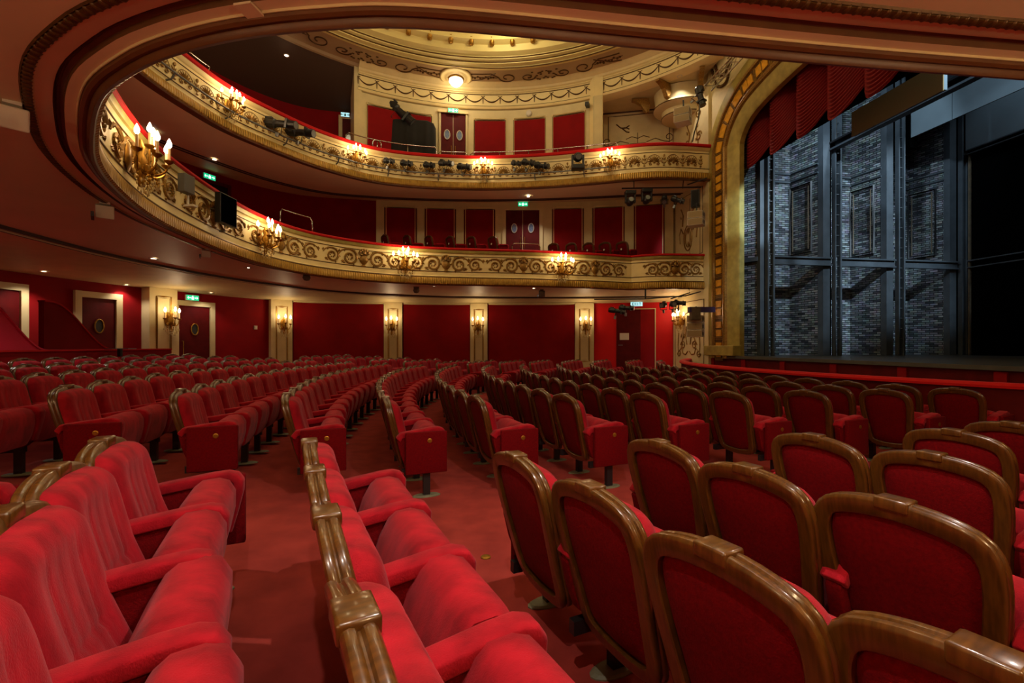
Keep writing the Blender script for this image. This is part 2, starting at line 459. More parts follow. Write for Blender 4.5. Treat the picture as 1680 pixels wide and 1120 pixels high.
# ------------------------------------------------------------------ balcony fronts
b1 = empty('balcony_front', (0, 0, 0), 0, 'curved lower balcony front in cream with gilded scrolls and red velvet rail', 'balcony')
sweep(c_lip1, [(.0, 3.07), (-.025, 3.09), (-.03, 3.15), (-.02, 3.24), (.0, 3.265)], 'gold_band', M_BAND, b1, uvs=True)
sweep(c_lip1, [(.0, 3.265), (-.005, 3.275), (.01, 3.30), (.03, 3.305)], 'band_fillet', M_GILTD, b1)
sweep(c_lip1, [(.03, 3.305), (.06, 3.33), (.06, 3.96), (.045, 3.975)], 'panel', M_CREAM2, b1)
sweep(c_lip1, [(.045, 3.975), (.02, 3.99), (.005, 4.03), (.0, 4.06), (.02, 4.07)], 'cornice', M_OLIVE, b1)
sweep(c_lip1, [(.0, 4.065), (-.03, 4.085), (-.03, 4.115), (-.005, 4.135), (.1, 4.145), (.21, 4.13), (.23, 4.06), (.23, 3.3)], 'velvet_rail', M_RAIL, b1)
for zz in (3.44, 3.885):
    sweep(c_lip1, [(.06, zz), (.045, zz + .006), (.045, zz + .016), (.06, zz + .022)], 'gold_line', M_GILTD, b1)
b2 = empty('balcony_front', (0, 0, 0), 0, 'curved upper balcony front in cream with gilded shells and red velvet rail', 'balcony')
sweep(c_lip2, [(.0, 6.33), (-.025, 6.35), (-.03, 6.4), (-.02, 6.49), (.0, 6.52)], 'gold_band', M_BAND, b2, uvs=True)
sweep(c_lip2, [(.0, 6.52), (.03, 6.53), (.05, 6.545)], 'band_fillet', M_GILTD, b2)
sweep(c_lip2, [(.05, 6.545), (.07, 6.56), (.07, 7.19), (.05, 7.2), (.02, 7.25), (.0, 7.28)], 'panel', M_CREAM2, b2)
sweep(c_lip2, [(.0, 7.28), (-.04, 7.30), (-.04, 7.36), (-.01, 7.385), (.1, 7.395), (.21, 7.37), (.23, 7.3), (.23, 6.6)], 'velvet_rail', M_RAIL, b2)
for zz in (6.655, 7.11):
    sweep(c_lip2, [(.07, zz), (.055, zz + .006), (.055, zz + .016), (.07, zz + .022)], 'gold_line', M_GILTD, b2)

# ------------------------------------------------------------------ drum, frieze, dome
def ang_of(x):
    d = ray(x); a = d[0] ** 2 + d[1] ** 2; b = -2 * (d[0] * DC[0] + d[1] * DC[1]); c = DC[0] ** 2 + DC[1] ** 2 - DR ** 2
    t = (-b + math.sqrt(b * b - 4 * a * c)) / (2 * a)
    return math.atan2(d[1] * t - DC[1], d[0] * t - DC[0])
aL, aR, aP = ang_of(587), ang_of(978), math.asin(4.6 / DR)
aP = .52
c_drum = Curve(circ(DR, aL, aR, 80), 80, False)
c_fr = Curve(circ(DR, aL, aP, 120), 120, False)
dw = tag(sweep(c_drum, [(0, 6.9), (0, 9.58)], 'wall_drum', M_CREAM), kind='structure')
sweep(c_fr, [(.35, 9.60), (0, 9.60), (-.05, 9.62), (-.08, 9.68), (-.03, 9.72), (-.03, 10.16)], 'frieze', M_CREAM2, dw)
sweep(c_fr, [(-.03, 9.70), (-.05, 9.705), (-.05, 9.72), (-.03, 9.725)], 'frieze_line', M_GILTD, dw)
sweep(c_fr, [(-.03, 10.10), (-.045, 10.105), (-.045, 10.125), (-.03, 10.13)], 'frieze_line', M_GILTD, dw)
sweep(c_fr, [(-.03, 10.16), (-.07, 10.18), (-.07, 10.21), (-.12, 10.24), (-.14, 10.30), (-.2, 10.33), (-.24, 10.40), (-.3, 10.43)], 'cornice', M_CREAM2, dw)
# end pier of the drum wall, with its bracket
pl = (DC[0] + DR * math.cos(aL), DC[1] + DR * math.sin(aL))
MB().prism([(pl[0] - .1, pl[1] - .08), (pl[0] + .12, pl[1] + .02), (pl[0] - .1, pl[1] + .9), (pl[0] - .4, pl[1] + .9)], 6.7, 10.4, 'z').build('pier', M_CREAM, dw)
pr = (DC[0] + DR * math.cos(aR), DC[1] + DR * math.sin(aR))
MB().prism([(pr[0] - .2, pr[1] + .08), (pr[0] - .1, pr[1] - .1), (pr[0] + .16, pr[1] - .22), (pr[0] + .25, pr[1] + .8), (pr[0], pr[1] + .9)], 6.7, 10.42, 'z').build('pier', M_CREAM2, dw)
MB().prism([(pr[0] - .14, pr[1] - .08), (pr[0] - .11, pr[1] - .14), (pr[0] + .13, pr[1] - .25), (pr[0] + .15, pr[1] - .2)], 6.7, 9.6, 'z').build('pier_strip', M_CREAM, dw)

# ceiling ring and dome
ring = MB(); pts = []
for i in range(97):
    a = 2 * PI * i / 96
    pts.append([(DC[0] + r * math.cos(a), DC[1] + r * math.sin(a), z) for r, z in [(8.3, 10.36), (8.27, 10.33), (8.2, 10.345), (8.16, 10.42), (8.1, 10.43), (7.28, 10.43)]])
ring.grid(pts)
M_RINGC = mat('ceiling_ring_paint', lin(176, 146, 104), .6, noise=.12, nscale=2)
cr = ring.build('ceiling', M_RINGC, smooth=True, fixn=False); cr.data.set_sharp_from_angle(angle=.6)
tag(cr, kind='structure')
M_DOME = mat('dome_yellow_paint', lin(224, 204, 128), .55, noise=.08, nscale=2)
dome = MB(); pts = []
DP = [(7.28, 10.43), (7.26, 10.40), (7.16, 10.40), (7.14, 10.44), (7.0, 10.46), (6.99, 10.52), (6.9, 10.54), (6.88, 10.62), (6.72, 10.68), (6.68, 10.86), (6.5, 10.92), (6.45, 11.2), (6.0, 11.6), (4.8, 12.3), (3, 12.9), (1.2, 13.2), (.01, 13.25)]
for i in range(97):
    a = 2 * PI * i / 96
    pts.append([(DC[0] + r * math.cos(a), DC[1] + r * math.sin(a), z) for r, z in DP])
dome.grid(pts)
do = dome.build('dome', M_DOME, cr, smooth=True, fixn=False); do.data.set_sharp_from_angle(angle=.5)
for r, z in ((7.15, 10.405), (6.99, 10.5), (6.88, 10.58)):
    MB().tube([(DC[0] + r * math.cos(2 * PI * i / 96), DC[1] + r * math.sin(2 * PI * i / 96), z) for i in range(96)], .018, 5, True).build('dome_line', M_GILTD, cr)
cb = MB().lathe([(.03, -.2), (.07, -.19), (.08, -.05), (.1, 0), (.1, .06), (.07, .07)], 10)
cbm = cb.mesh('dome_corbel', True); cbm.materials.append(M_GOLD)
for i in range(64):
    a = 2 * PI * (i + .5) / 64
    if .5 < a < 3.0:
        o = bpy.data.objects.new('dome_corbel', cbm); COL.objects.link(o); o.parent = cr
        o.location = (DC[0] + 6.58 * math.cos(a), DC[1] + 6.58 * math.sin(a), 10.98)
# dark gallery ceiling behind the ring
gal = [(DC[0] + 8.28 * math.cos(a), DC[1] + 8.28 * math.sin(a)) for a in [-1.05 - (2 * PI - 2.1) * i / 200 for i in range(201)]]
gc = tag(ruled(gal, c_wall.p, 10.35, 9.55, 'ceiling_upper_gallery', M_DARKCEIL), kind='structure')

# ------------------------------------------------------------------ wall furniture on the far side
def strip(cv, s0, s1, off, z0, z1, name, m, parent, n=6, thick=.03):
    """a curved slab standing on the plan curve between two arc lengths"""
    mb = MB(); R = []
    for i in range(n + 1):
        p, nn = cv.at(s0 + (s1 - s0) * i / n)
        a = (p[0] + nn[0] * off, p[1] + nn[1] * off); b = (p[0] + nn[0] * (off - thick), p[1] + nn[1] * (off - thick))
        R.append([(a[0], a[1], z0), (b[0], b[1], z0), (b[0], b[1], z1), (a[0], a[1], z1)])
    o = len(mb.v); mb.grid(R, closed_v=True); mb.f.append((o, o + 1, o + 2, o + 3)); k = o + n * 4; mb.f.append((k + 3, k + 2, k + 1, k))
    return mb.build(name, m, parent)
def frame_on(cv, s0, s1, off, z0, z1, name, m, parent, r=.012, n=8):
    P = []
    def q(s, z):
        p, nn = cv.at(s); return (p[0] + nn[0] * off, p[1] + nn[1] * off, z)
    P += [q(s0 + (s1 - s0) * i / n, z1) for i in range(n + 1)]
    P += [q(s1 + (s0 - s1) * i / n, z0) for i in range(n + 1)]
    return MB().tube(P, r, 4, True).build(name, m, parent)
def on(cv, s, off, z):
    p, nn = cv.at(s); return (p[0] + nn[0] * off, p[1] + nn[1] * off, z)
def face_rot(cv, s):
    """z rotation that turns local +X into the room"""
    _, nn = cv.at(s); return math.atan2(-nn[1], -nn[0])

# stalls pilasters
PIL = []
for k, (xa, xb) in enumerate([(232, 279), (441, 478), (631, 661), (772, 800), (943, 974)]):
    s0, s1 = c_wall.hit(xa), c_wall.hit(xb)
    o = strip(c_wall, s0, s1, .0, -.1, 2.84, 'pilaster', M_CREAM, w0, 2, .3 if k == 0 else .2)
    t = .3 if k == 0 else .2
    w = abs(s1 - s0) * .24
    sa, sb = min(s0, s1) + w, max(s0, s1) - w
    frame_on(c_wall, sa, sb, -t - .006, .75, 2.62, 'pilaster_frame', M_GOLD, o, .018, 2)
    frame_on(c_wall, sa + .03, sb - .03, -t - .002, .79, 2.58, 'pilaster_frame', M_GILTD, o, .006, 2)
    PIL.append(((s0 + s1) / 2, -t))
# niches between the pilasters: shallow curved red cloth panels
for xa, xb in [(480, 630), (663, 771), (802, 942)]:
    s0, s1 = c_wall.hit(xa), c_wall.hit(xb)
    mb = MB(); R = []
    for i in range(17):
        f = i / 16; p, nn = c_wall.at(s0 + (s1 - s0) * f)
        off = -.02 - .16 * (abs(2 * f - 1) ** 6)
        R.append([(p[0] + nn[0] * off, p[1] + nn[1] * off, 0), (p[0] + nn[0] * off, p[1] + nn[1] * off, 2.80)])
    mb.grid(R); mb.build('wall_panel', M_RED, w0, smooth=True, fixn=False)
    strip(c_wall, s0, s1, -.0, 2.79, 2.85, 'wall_cornice', M_CREAM, w0, 12, .2)

def door(name, xa, xb, cv, z0, z1, leaves, glass, framem, leafm, fw=.12, off=0, handle='bar', par=None):
    """door set in a wall: frame pieces, leaves, oval lights, handles"""
    s0, s1 = sorted((cv.hit(xa), cv.hit(xb)))
    root = tag(strip(cv, s0 - fw, s1 + fw, off, z1, z1 + fw, name, framem, None, 3, .07), kind='structure')
    strip(cv, s0 - fw, s0, off, z0, z1, 'door_frame', framem, root, 1, .07)
    strip(cv, s1, s1 + fw, off, z0, z1, 'door_frame', framem, root, 1, .07)
    for k in range(leaves):
        a = s0 + (s1 - s0) * k / leaves; b = s0 + (s1 - s0) * (k + 1) / leaves
        lf = strip(cv, a + .012, b - .012, off, z0, z1 - .01, 'door_leaf', leafm, root, 2, .035)
        m_ = (a + b) / 2
        if glass:
            rz = face_rot(cv, m_)
            zc = z0 + (z1 - z0) * .69
            g = MB().lathe([(.0, 0), (.12, 0), (.12, .012), (.0, .012)], 20, axis='x', cap=False)
            g.v = [(x, y * .8, z * 1.35) for x, y, z in g.v]
            g.build('oval_pane', M_GLASSP if glass == 'pale' else M_BLACK, lf, loc=on(cv, m_, off - .035, zc), rot=(0, 0, rz))
            MB().tube([(.02, .12 * .8 * math.cos(2 * PI * i / 24), .12 * 1.35 * math.sin(2 * PI * i / 24)) for i in range(24)], .016, 6, True).build('oval_rim', M_GOLD if glass != 'pale' else M_WHITE, lf, smooth=True, loc=on(cv, m_, off - .035, zc), rot=(0, 0, rz))
        hs = (b - .07 if k == 0 and leaves == 2 else a + .07) if leaves == 2 else a + .10
        zc = z0 + (z1 - z0) * .44
        h = MB()
        q = [on(cv, hs, off - .035, zc - .2), on(cv, hs, off - .10, zc - .2), on(cv, hs, off - .10, zc + .2), on(cv, hs, off - .035, zc + .2)]
        h.tube(q, .012, 6)
        h.build('door_handle', M_GOLD, lf)
    return root
d1 = door('door_1', 291, 343, c_wall, .3, 2.45, 1, 'dark', M_CREAM, M_REDD, .14)
d2 = door('door_2', 131, 188, c_wall, .3, 2.45, 1, 'dark', M_CREAM, M_REDD, .14)
d3 = door('door_3', -40, 30, c_wall, .3, 2.45, 1, 'dark', M_CREAM, M_REDD, .14)

# middle gallery: cream wall with red panels and the double door
s618, s1105 = c_wall.hit(618), c_wall.hit(1104)
strip(c_wall, s618, s1105, -.0, 3.4, 6.5, 'cream_facing', M_CREAM, w1, 30, .14)
for xa, xb in [(632, 684), (698, 748), (762, 812), (906, 957), (972, 1024), (1040, 1089)]:
    s0, s1 = c_wall.hit(xa), c_wall.hit(xb)
    p_ = strip(c_wall, s0, s1, -.135, 4.2, 6.22, 'wall_panel', M_RED, w1, 4, .015)
    frame_on(c_wall, s0, s1, -.155, 4.18, 6.235, 'panel_frame', M_GILTD, p_, .014)
    frame_on(c_wall, s0 + .05, s1 - .05, -.15, 4.2, 6.30, 'panel_frame', M_CREAM2, p_, .012)
d4 = door('door_4', 830, 885, c_wall, 4.1, 6.2, 2, 'pale', M_CREAM, M_REDD, .12, -.14)
# upper gallery: panels and door on the drum
for xa, xb in [(602, 708), (778, 830), (843, 895), (907, 960)]:
    s0, s1 = c_drum.hit(xa), c_drum.hit(xb)
    p_ = strip(c_drum, s0, s1, 0, 7.0, 9.2, 'wall_panel', M_RED, dw, 5, .02)
    frame_on(c_drum, s0, s1, -.03, 7.0, 9.22, 'panel_frame', M_GILTD, p_, .016)
    frame_on(c_drum, s0 + .0, s1 - .0, -.025, 7.0, 9.28, 'panel_frame', M_CREAM2, p_, .02)
d5 = door('door_5', 723, 764, c_drum, 7.0, 9.38, 2, 'pale', M_CREAM, M_REDD, .06, 0)
s0, s1 = c_drum.hit(718), c_drum.hit(768)
strip(c_drum, s0, s1, 0, 9.38, 9.46, 'door_hood', M_CREAM2, dw, 3, .12)
# side door of the dark upper gallery
d6 = door('door_6', 562, 582, c_wall, 7.1, 9.3, 1, 'pale', M_CREAM, M_REDD, .12, 0)
d7 = door('door_7', 322, 372, c_wall, 4.2, 6.15, 2, 'dark', M_REDD, M_BLACKC, .1, 0)

# right end: bright red bay with the exit doorway
s973, s1012, s1075 = c_wall.hit(975), c_wall.hit(1012), c_wall.hit(1075)
s1103 = c_wall.len - .02
strip(c_wall, s973, s1012, 0, 0, 2.84, 'bay_wall', M_REDB, w0, 4, .03)
strip(c_wall, s1075, s1103, 0, 0, 2.84, 'bay_wall', M_REDB, w0, 4, .03)
strip(c_wall, s1012, s1075, 0, 2.62, 2.84, 'bay_wall', M_REDB, w0, 4, .03)
dr = tag(strip(c_wall, s1012 - .02, s1075 + .02, -.03, 2.60, 2.63, 'door_8', M_CREAM, None, 3, .02), kind='structure')
strip(c_wall, s1012 - .02, s1012 + .02, -.03, 0, 2.6, 'door_frame', M_REDD, dr, 1, .02)
strip(c_wall, s1075 - .015, s1075 + .015, -.03, 0, 2.6, 'door_frame', M_CREAM, dr, 1, .02)
lf = strip(c_wall, s1012 + .02, s1012 + (s1075 - s1012) * .62, .0, .02, 2.6, 'door_leaf', M_REDD, dr, 2, .02)
strip(c_wall, s1012 + (s1075 - s1012) * .62, s1075 - .02, .0, .02, 2.6, 'side_panel', M_RED, dr, 2, .012)
pp = strip(c_wall, s1012 + .1, s1012 + .42, -.025, 1.52, 1.76, 'notice', M_PAPER, lf, 1, .006)
h = MB().tube([on(c_wall, s1012 + .06, -.03, 1.33), on(c_wall, s1012 + .06, -.09, 1.33), on(c_wall, s1012 + .2, -.09, 1.33)], .012, 6).build('door_handle', M_STEEL, lf)

# splay wall beside the stage
sw = tag(MB().box(7.9, 8.02, 12.85, 15.1, -.2, 10.6).build('wall_splay', M_CREAM), kind='structure')
def frame_uv(u, v0, v1, z0, z1, name, m, parent, r=.014):
    return MB().tube([(u, v0, z0), (u, v1, z0), (u, v1, z1), (u, v0, z1)], r, 4, True).build(name, m, parent)
frame_uv(7.895, 13.08, 14.85, .55, 2.75, 'panel_frame', M_GILTD, sw)
frame_uv(7.895, 13.15, 14.85, 4.2, 6.25, 'panel_frame', M_GILTD, sw)
frame_uv(7.895, 13.3, 13.9, 4.2, 6.1, 'panel_frame', M_GILTD, sw, .01)

# ------------------------------------------------------------------ proscenium
PF = [(13.0, .95), (13.0, 3.0), (13.0, 5.0), (13.0, 6.9), (12.93, 7.35), (12.62, 7.95), (12.1, 8.46), (11.5, 8.78), (10.7, 8.98), (9.6, 9.12), (7.85, 9.2)]
PATH = PF + [(2 * AX - v, z) for v, z in PF[:-1]][::-1]
class VPath:
    def __init__(s, P, n):
        Q = catmull(P, 10); L = [0]
        for a, b in zip(Q, Q[1:]): L.append(L[-1] + math.dist(a, b))
        s.len = L[-1]; s.p = []; j = 0
        for i in range(n + 1):
            d = s.len * i / n
            while j < len(L) - 2 and L[j + 1] < d: j += 1
            t = (d - L[j]) / max(L[j + 1] - L[j], 1e-9)
            s.p.append((Q[j][0] + (Q[j + 1][0] - Q[j][0]) * t, Q[j][1] + (Q[j + 1][1] - Q[j][1]) * t))
        s.n = []
        for i in range(n + 1):
            a = s.p[max(i - 1, 0)]; b = s.p[min(i + 1, n)]; tx, ty = b[0] - a[0], b[1] - a[1]; l = math.hypot(tx, ty)
            s.n.append((-ty / l, tx / l))
        if s.n[0][0] > 0: s.n = [(-a, -b) for a, b in s.n]
vp = VPath(PATH, 200)
def psweep(prof, name, m, parent):
    mb = MB()
    mb.grid([[(u, p[0] + n[0] * o, p[1] + n[1] * o) for o, u in prof] for p, n in zip(vp.p, vp.n)])
    ob = mb.build(name, m, parent, fixn=False)
    for f in ob.data.polygons: f.use_smooth = True
    ob.data.set_sharp_from_angle(angle=.6)
    return ob
pro = empty('proscenium_frame', (8, AX, 0), 0, 'gilded proscenium arch with amber square tiles around the stage opening', 'arch')
def P_(o): o.parent = pro; o.matrix_parent_inverse = Matrix.Translation((-8, -AX, 0)); return o
P_(psweep([(-.02, 8.02), (0, 7.95), (.06, 7.93), (.3, 7.93)], 'outer_band', M_OLIVE, None))
P_(psweep([(.3, 7.93), (.32, 7.90), (.36, 7.89), (.40, 7.90), (.42, 7.95)], 'bead_moulding', M_GILT, None))
P_(psweep([(.42, 7.95), (.84, 7.95)], 'tile_bed', M_GILTD, None))
P_(psweep([(.84, 7.95), (.86, 7.90), (.90, 7.89), (.94, 7.92), (.97, 7.90), (1.0, 7.96)], 'bead_moulding', M_GILT, None))
P_(psweep([(1.0, 7.96), (1.04, 7.98), (1.34, 8.04), (1.38, 8.08), (1.38, 8.22)], 'inner_band', M_OLIVE, None))
tl = MB().box(-.03, 0, -.125, .125, -.092, .092).box(-.036, 0, .095, .125, -.092, .092)
tm = tl.mesh('amber_tile'); tm.materials.append(M_AMBER)
br_ = MB().box(-.016, 0, -.19, .19, -.034, -.012).box(-.016, 0, -.19, .19, .012, .034); brm = br_.mesh('tile_bar'); brm.materials.append(M_GILT)
nst = int(vp.len / .302)
for k in range(nst):
    f = (k + .5) / nst * 200
    i = int(f); p = vp.p[i]; n = vp.n[i]
    if p[0] < 6.2: continue
    t = bpy.data.objects.new('amber_tile', tm); COL.objects.link(t)
    t.location = (7.95, p[0] + n[0] * .63, p[1] + n[1] * .63)
    a = math.atan2(n[1], n[0])
    t.rotation_euler = (a + PI, 0, 0)
    P_(t)
    for dd in (-.135, .167 - .0):
        if dd > 0: continue
        tt = bpy.data.objects.new('tile_bar', brm); COL.objects.link(tt)
        tx, ty = -n[1], n[0]
        tt.location = (7.95, p[0] + n[0] * .63 + tx * .151, p[1] + n[1] * .63 + ty * .151); tt.rotation_euler = (a + PI, 0, 0); P_(tt)
P_(MB().box(7.86, 8.12, 11.6, 13.04, 1.03, 1.32).build('plinth', M_OLIVE, None, bevel=.015))
sp = MB()
sp.grid([[(8.0, p[0], p[1]), (8.0, p[0], 10.8)] for p in vp.p])
wp = tag(sp.build('wall_proscenium', M_CREAM, fixn=False), kind='structure')

# ------------------------------------------------------------------ stage
st = tag(MB().box(7.95, 16.6, -1.0, 15.0, .96, 1.03).build('floor_stage', M_STAGE), kind='structure')
MB().box(8.02, 8.06, -1.0, 13.1, 0, .96).build('stage_front', M_REDD, st)
for k in range(9):
    MB().box(7.99, 8.03, 1.2 + 1.45 * k - .08, 1.2 + 1.45 * k + .08, 0, .94).build('stage_front_post', M_RED, st)
tag(MB().box(16.5, 16.6, -1, 15, 1, 10.5).build('wall_stage_back', M_VOID), kind='structure')
tag(MB().box(8, 16.6, 14.9, 15, -.2, 10.5).build('wall_stage_far', M_VOID), kind='structure')
tag(MB().box(8, 16.6, -1.1, -1, 0, 10.5).build('wall_stage_near', M_VOID), kind='structure')
tag(MB().box(8.0, 16.6, -1, 15, 10.5, 10.6).build('ceiling_stage', M_VOID), kind='structure')

# orchestra rail
rc = Curve([(CC[0] - 9.3 * math.cos(a), CC[1] + 9.3 * math.sin(a)) for a in [-.72 + 1.44 * i / 60 for i in range(61)]], 60, False)
orl = empty('orchestra_rail', (5.7, AX, 0), 0, 'low curved red panelled rail between the front row and the stage', 'railing')
def O_(o): o.parent = orl; o.matrix_parent_inverse = Matrix.Translation((-5.7, -AX, 0)); return o
O_(sweep(rc, [(0, 0), (0, .84), (-.1, .84), (-.1, 0)], 'rail_panel', M_REDD, None))
O_(sweep(rc, [(.05, .84), (.05, .87), (.02, .9), (-.12, .9), (-.15, .87), (-.15, .84), (.05, .84)], 'rail_cap', M_RAIL, None))

# scenery: brick bays between lattice pillars
def uvbox(mb_faces, name, m, parent, quads):
    mb = MB(); uvl = []
    for q in quads:
        mb.add(q, [(0, 1, 2, 3)])
    o = mb.build(name, m, parent, fixn=False)
    uv = o.data.uv_layers.new(name='UVMap')
    for poly in o.data.polygons:
        ps = [o.data.vertices[i].co for i in poly.vertices]
        e = (ps[1] - ps[0]); L = e.normalized()
        for li in poly.loop_indices:
            c = o.data.vertices[o.data.loops[li].vertex_index].co
            uv.data[li].uv = ((c - ps[0]).dot(L) + ps[0].x, c.z)
    return o
def wallquad(a, b, z0, z1): return [(a[0], a[1], z0), (b[0], b[1], z0), (b[0], b[1], z1), (a[0], a[1], z1)]
ORD = ['first', 'second', 'third', 'fourth', 'fifth', 'sixth', 'seventh', 'eighth', 'ninth', 'tenth', 'eleventh', 'twelfth', 'thirteenth', 'fourteenth', 'fifteenth', 'sixteenth']
ZS, ZT = 1.03, 9.6
ub = [9.05, 11.17, 13.27, 15.46]
so = empty('brick_scenery_strip', (8.7, 11.9, ZS), 0, 'narrow brightly lit grey brick scenery strip beside the gilded arch', 'scenery')
def par(o, root):
    o.parent = root; o.matrix_parent_inverse = Matrix.Translation(root.location).inverted(); return o
par(uvbox(None, 'brick_face', M_BRICK, None, [wallquad((8.40, 12.55), (8.80, 11.84), ZS, ZT)]), so)
par(MB().prism([(8.77, 11.84), (8.78, 11.72), (8.90, 11.72), (8.90, 11.84)], ZS, ZT, 'z').build('painted_strip', M_SETGREY, None), so)
par(MB().prism([(8.36, 12.52), (8.75, 11.8), (8.80, 11.82), (8.41, 12.55)], 3.72, 3.84, 'z').build('ledge', M_SETGREY, None), so)
for k in range(3):
    u0, u1 = ub[k], ub[k + 1]
    lab = ['first dark brick scenery bay counted from the gilded arch', 'middle dark brick scenery bay between two lattice pillars', 'last dark brick scenery bay next to the black backdrop'][k]
    r = empty('brick_scenery_bay', (u0, 11.7, ZS), 0, lab, 'scenery', 'brick scenery bays on stage')
    par(uvbox(None, 'brick_face', M_BRICK, None, [wallquad((u0 + .14, 12.75), (u0 + 1.5, 12.75), ZS, ZT)]), r)
    par(uvbox(None, 'brick_face', M_BRICK, None, [wallquad((u0 + 1.50, 12.85), (u1 - .42, 11.86), ZS, ZT)]), r)
    par(MB().prism([(u1 - .43, 11.88), (u1 - .40, 11.72), (u1 - .20, 11.70), (u1 - .18, 11.9)], ZS, ZT, 'z').build('painted_strip', M_SETGREY, None), r)
    par(MB().box(u0 + .10, u0 + .18, 11.75, 11.8, 3.9, ZT).build('side_jamb', M_SETRUST, None), r)
    # steel joist across the bay
    b = par(MB().box(u0 + .05, u1 - .2, 11.60, 11.72, 3.80, 3.84).box(u0 + .05, u1 - .2, 11.60, 11.72, 3.60, 3.64).box(u0 + .05, u1 - .2, 11.66, 11.68, 3.64, 3.80).build('joist', M_SETGREY, None), r)
    # window frame on the slanting brick face
    A_ = Vector((u0 + 1.50, 12.85, 0)); B_ = Vector((u1 - .42, 11.86, 0)); D_ = (B_ - A_)
    N_ = Vector((-D_.y, D_.x, 0)).normalized()
    if N_.y > 0: N_ = -N_
    for inset, rr in ((0, .035), (.09, .02)):
        q0 = A_ + D_ * (.12 + inset) + N_ * .03; q1 = A_ + D_ * (.80 - inset) + N_ * .03
        za, zb = 4.1 + inset, 6.15 - inset
        par(MB().tube([(q0.x, q0.y, za), (q1.x, q1.y, za), (q1.x, q1.y, zb), (q0.x, q0.y, zb)], rr, 4, True).build('window_frame', M_SETRUST if inset else M_BLACK, None), r)
    for zz in (6.35, 6.6):
        q0 = A_ + N_ * .02; q1 = B_ + N_ * .02
        par(MB().tube([(q0.x, q0.y, zz), (q1.x, q1.y, zz)], .03, 4).build('string_course', M_SETGREY, None), r)
        par(MB().box(u0 + .14, u0 + 1.5, 12.70, 12.75, zz - .03, zz + .02).build('string_course', M_SETGREY, None), r)
for k in range(4):
    u0 = ub[k]
    lab = ['lattice pillar nearest the gilded arch in the stage scenery', 'second lattice pillar of the stage scenery from the arch', 'third lattice pillar of the stage scenery from the arch', 'plain pillar at the edge of the black backdrop'][k]
    r = empty('lattice_pillar', (u0, 11.65, ZS), 0, lab, 'pillar', 'lattice pillars of the stage scenery')
    par(MB().box(u0 - .14, u0 - .10, 11.58, 11.7, ZS, ZT).build('flange', M_SETGREY, None), r)
    par(MB().box(u0 + .03, u0 + .08, 11.58, 11.7, ZS, ZT).build('flange', M_SETGREY, None), r)
    if k < 3:
        z = ZS + .2
        while z < 8.2:
            par(MB().box(u0 - .10, u0 + .03, 11.63, 11.645, z, z + .014).build('rung', M_STEEL, None), r); z += .295
        par(MB().box(u0 - .10, u0 + .03, 11.9, 11.92, ZS, ZT).build('dark_core', M_VOID, None), r)
# black backdrop with joists and pale header boards hung across the stage
bd = empty('black_backdrop', (15.5, 9, ZS), 0, 'tall black backdrop wall framed by thin steel joists', 'backdrop')
par(MB().box(15.52, 15.56, 2.5, 11.6, ZS, 7.0).build('black_face', M_VOID, None), bd)
for z in (3.64, 3.84, 7.02, 7.14):
    par(MB().box(15.40, 15.5, 2.5, 11.52, z - .015, z + .015).build('joist', M_SETGREY, None), bd)
for v in (11.5, 9.9): par(MB().box(15.44, 15.5, v - .02, v + .02, ZS, 7.0).build('upright', M_SETRUST, None), bd)
par(MB().box(15.46, 15.5, 2.5, 11.6, 7.16, 8.7).build('header_board', M_HEADER, None), bd)
hb = empty('header_board', (13.7, 9, 7.5), 0, 'pale blue-grey header board hung across the stage behind the dark joist', 'board')
for v0, v1 in ((10.6, 11.7), (8.9, 10.58), (7.2, 8.88), (5.5, 7.18)):
    par(MB().box(13.68, 13.72, v0, v1, 7.48, 8.55).build('board_panel', M_HEADER, None), hb)
par(MB().box(13.68, 13.9, 11.7, 12.3, 7.2, 8.3).build('board_return', M_VOID, None), hb)
jb = empty('dark_joist', (11.0, 9, 6.95), 0, 'dark steel joist hung across the stage under the ochre board', 'joist')
par(MB().box(10.95, 11.15, 3.0, 11.75, 7.12, 7.17).build('flange', M_BLACK, None), jb)
par(MB().box(10.95, 11.15, 3.0, 11.75, 6.93, 6.98).build('flange', M_SETGREY, None), jb)
par(MB().box(11.03, 11.06, 3.0, 11.75, 6.98, 7.12).build('web', M_BLACK, None), jb)
ob_ = empty('ochre_board', (9.5, 8.5, 6.23), 0, 'long flat ochre board hanging in the stage opening', 'board')
par(MB().box(9.48, 9.5, 7.5, 9.5, 6.23, 6.81).build('face', M_OCHRE, None), ob_)
par(MB().box(9.5, 9.58, 7.5, 9.5, 6.25, 6.79).build('body', M_HEADER, None), ob_)
for v in (7.8, 9.2): par(MB().tube([(9.54, v, 6.78), (9.54, v, 10.5)], .008, 4).build('wire', M_BLACK, None), ob_)

# ------------------------------------------------------------------ stage curtain: gathered swags
cu_ = empty('stage_curtain', (8.5, AX, 6.1), 0, 'crimson festoon curtain gathered in swags at the top of the stage', 'curtain')
NSW = 9; V0, V1 = 11.95, 3.75
for k in range(NSW):
    va = V0 + (V1 - V0) * k / NSW; vb = V0 + (V1 - V0) * (k + 1) / NSW
    R = []
    for j in range(205):
        g = j / 204; row = []
        for i in range(17):
            t = i / 16; bul = max(0.0, math.sin(PI * t)); sag = 1 - (2 * t - 1) ** 2
            z = 9.3 - 2.55 * g - .55 * sag * (.5 + .5 * g)
            amp = .05 * (.3 + .7 * bul) * min(1, g * 3)
            fold = amp * (abs(math.sin(PI * (g * 34 + .35 * math.sin(k * 3.1 + i * .25)))) - .5)
            u = 8.66 - .36 * bul ** .8 - fold
            row.append((u, va + (vb - va) * t, z))
        R.append(row)
    par(MB().grid(R).build('swag', M_CURTAIN, None, smooth=True, fixn=False), cu_)
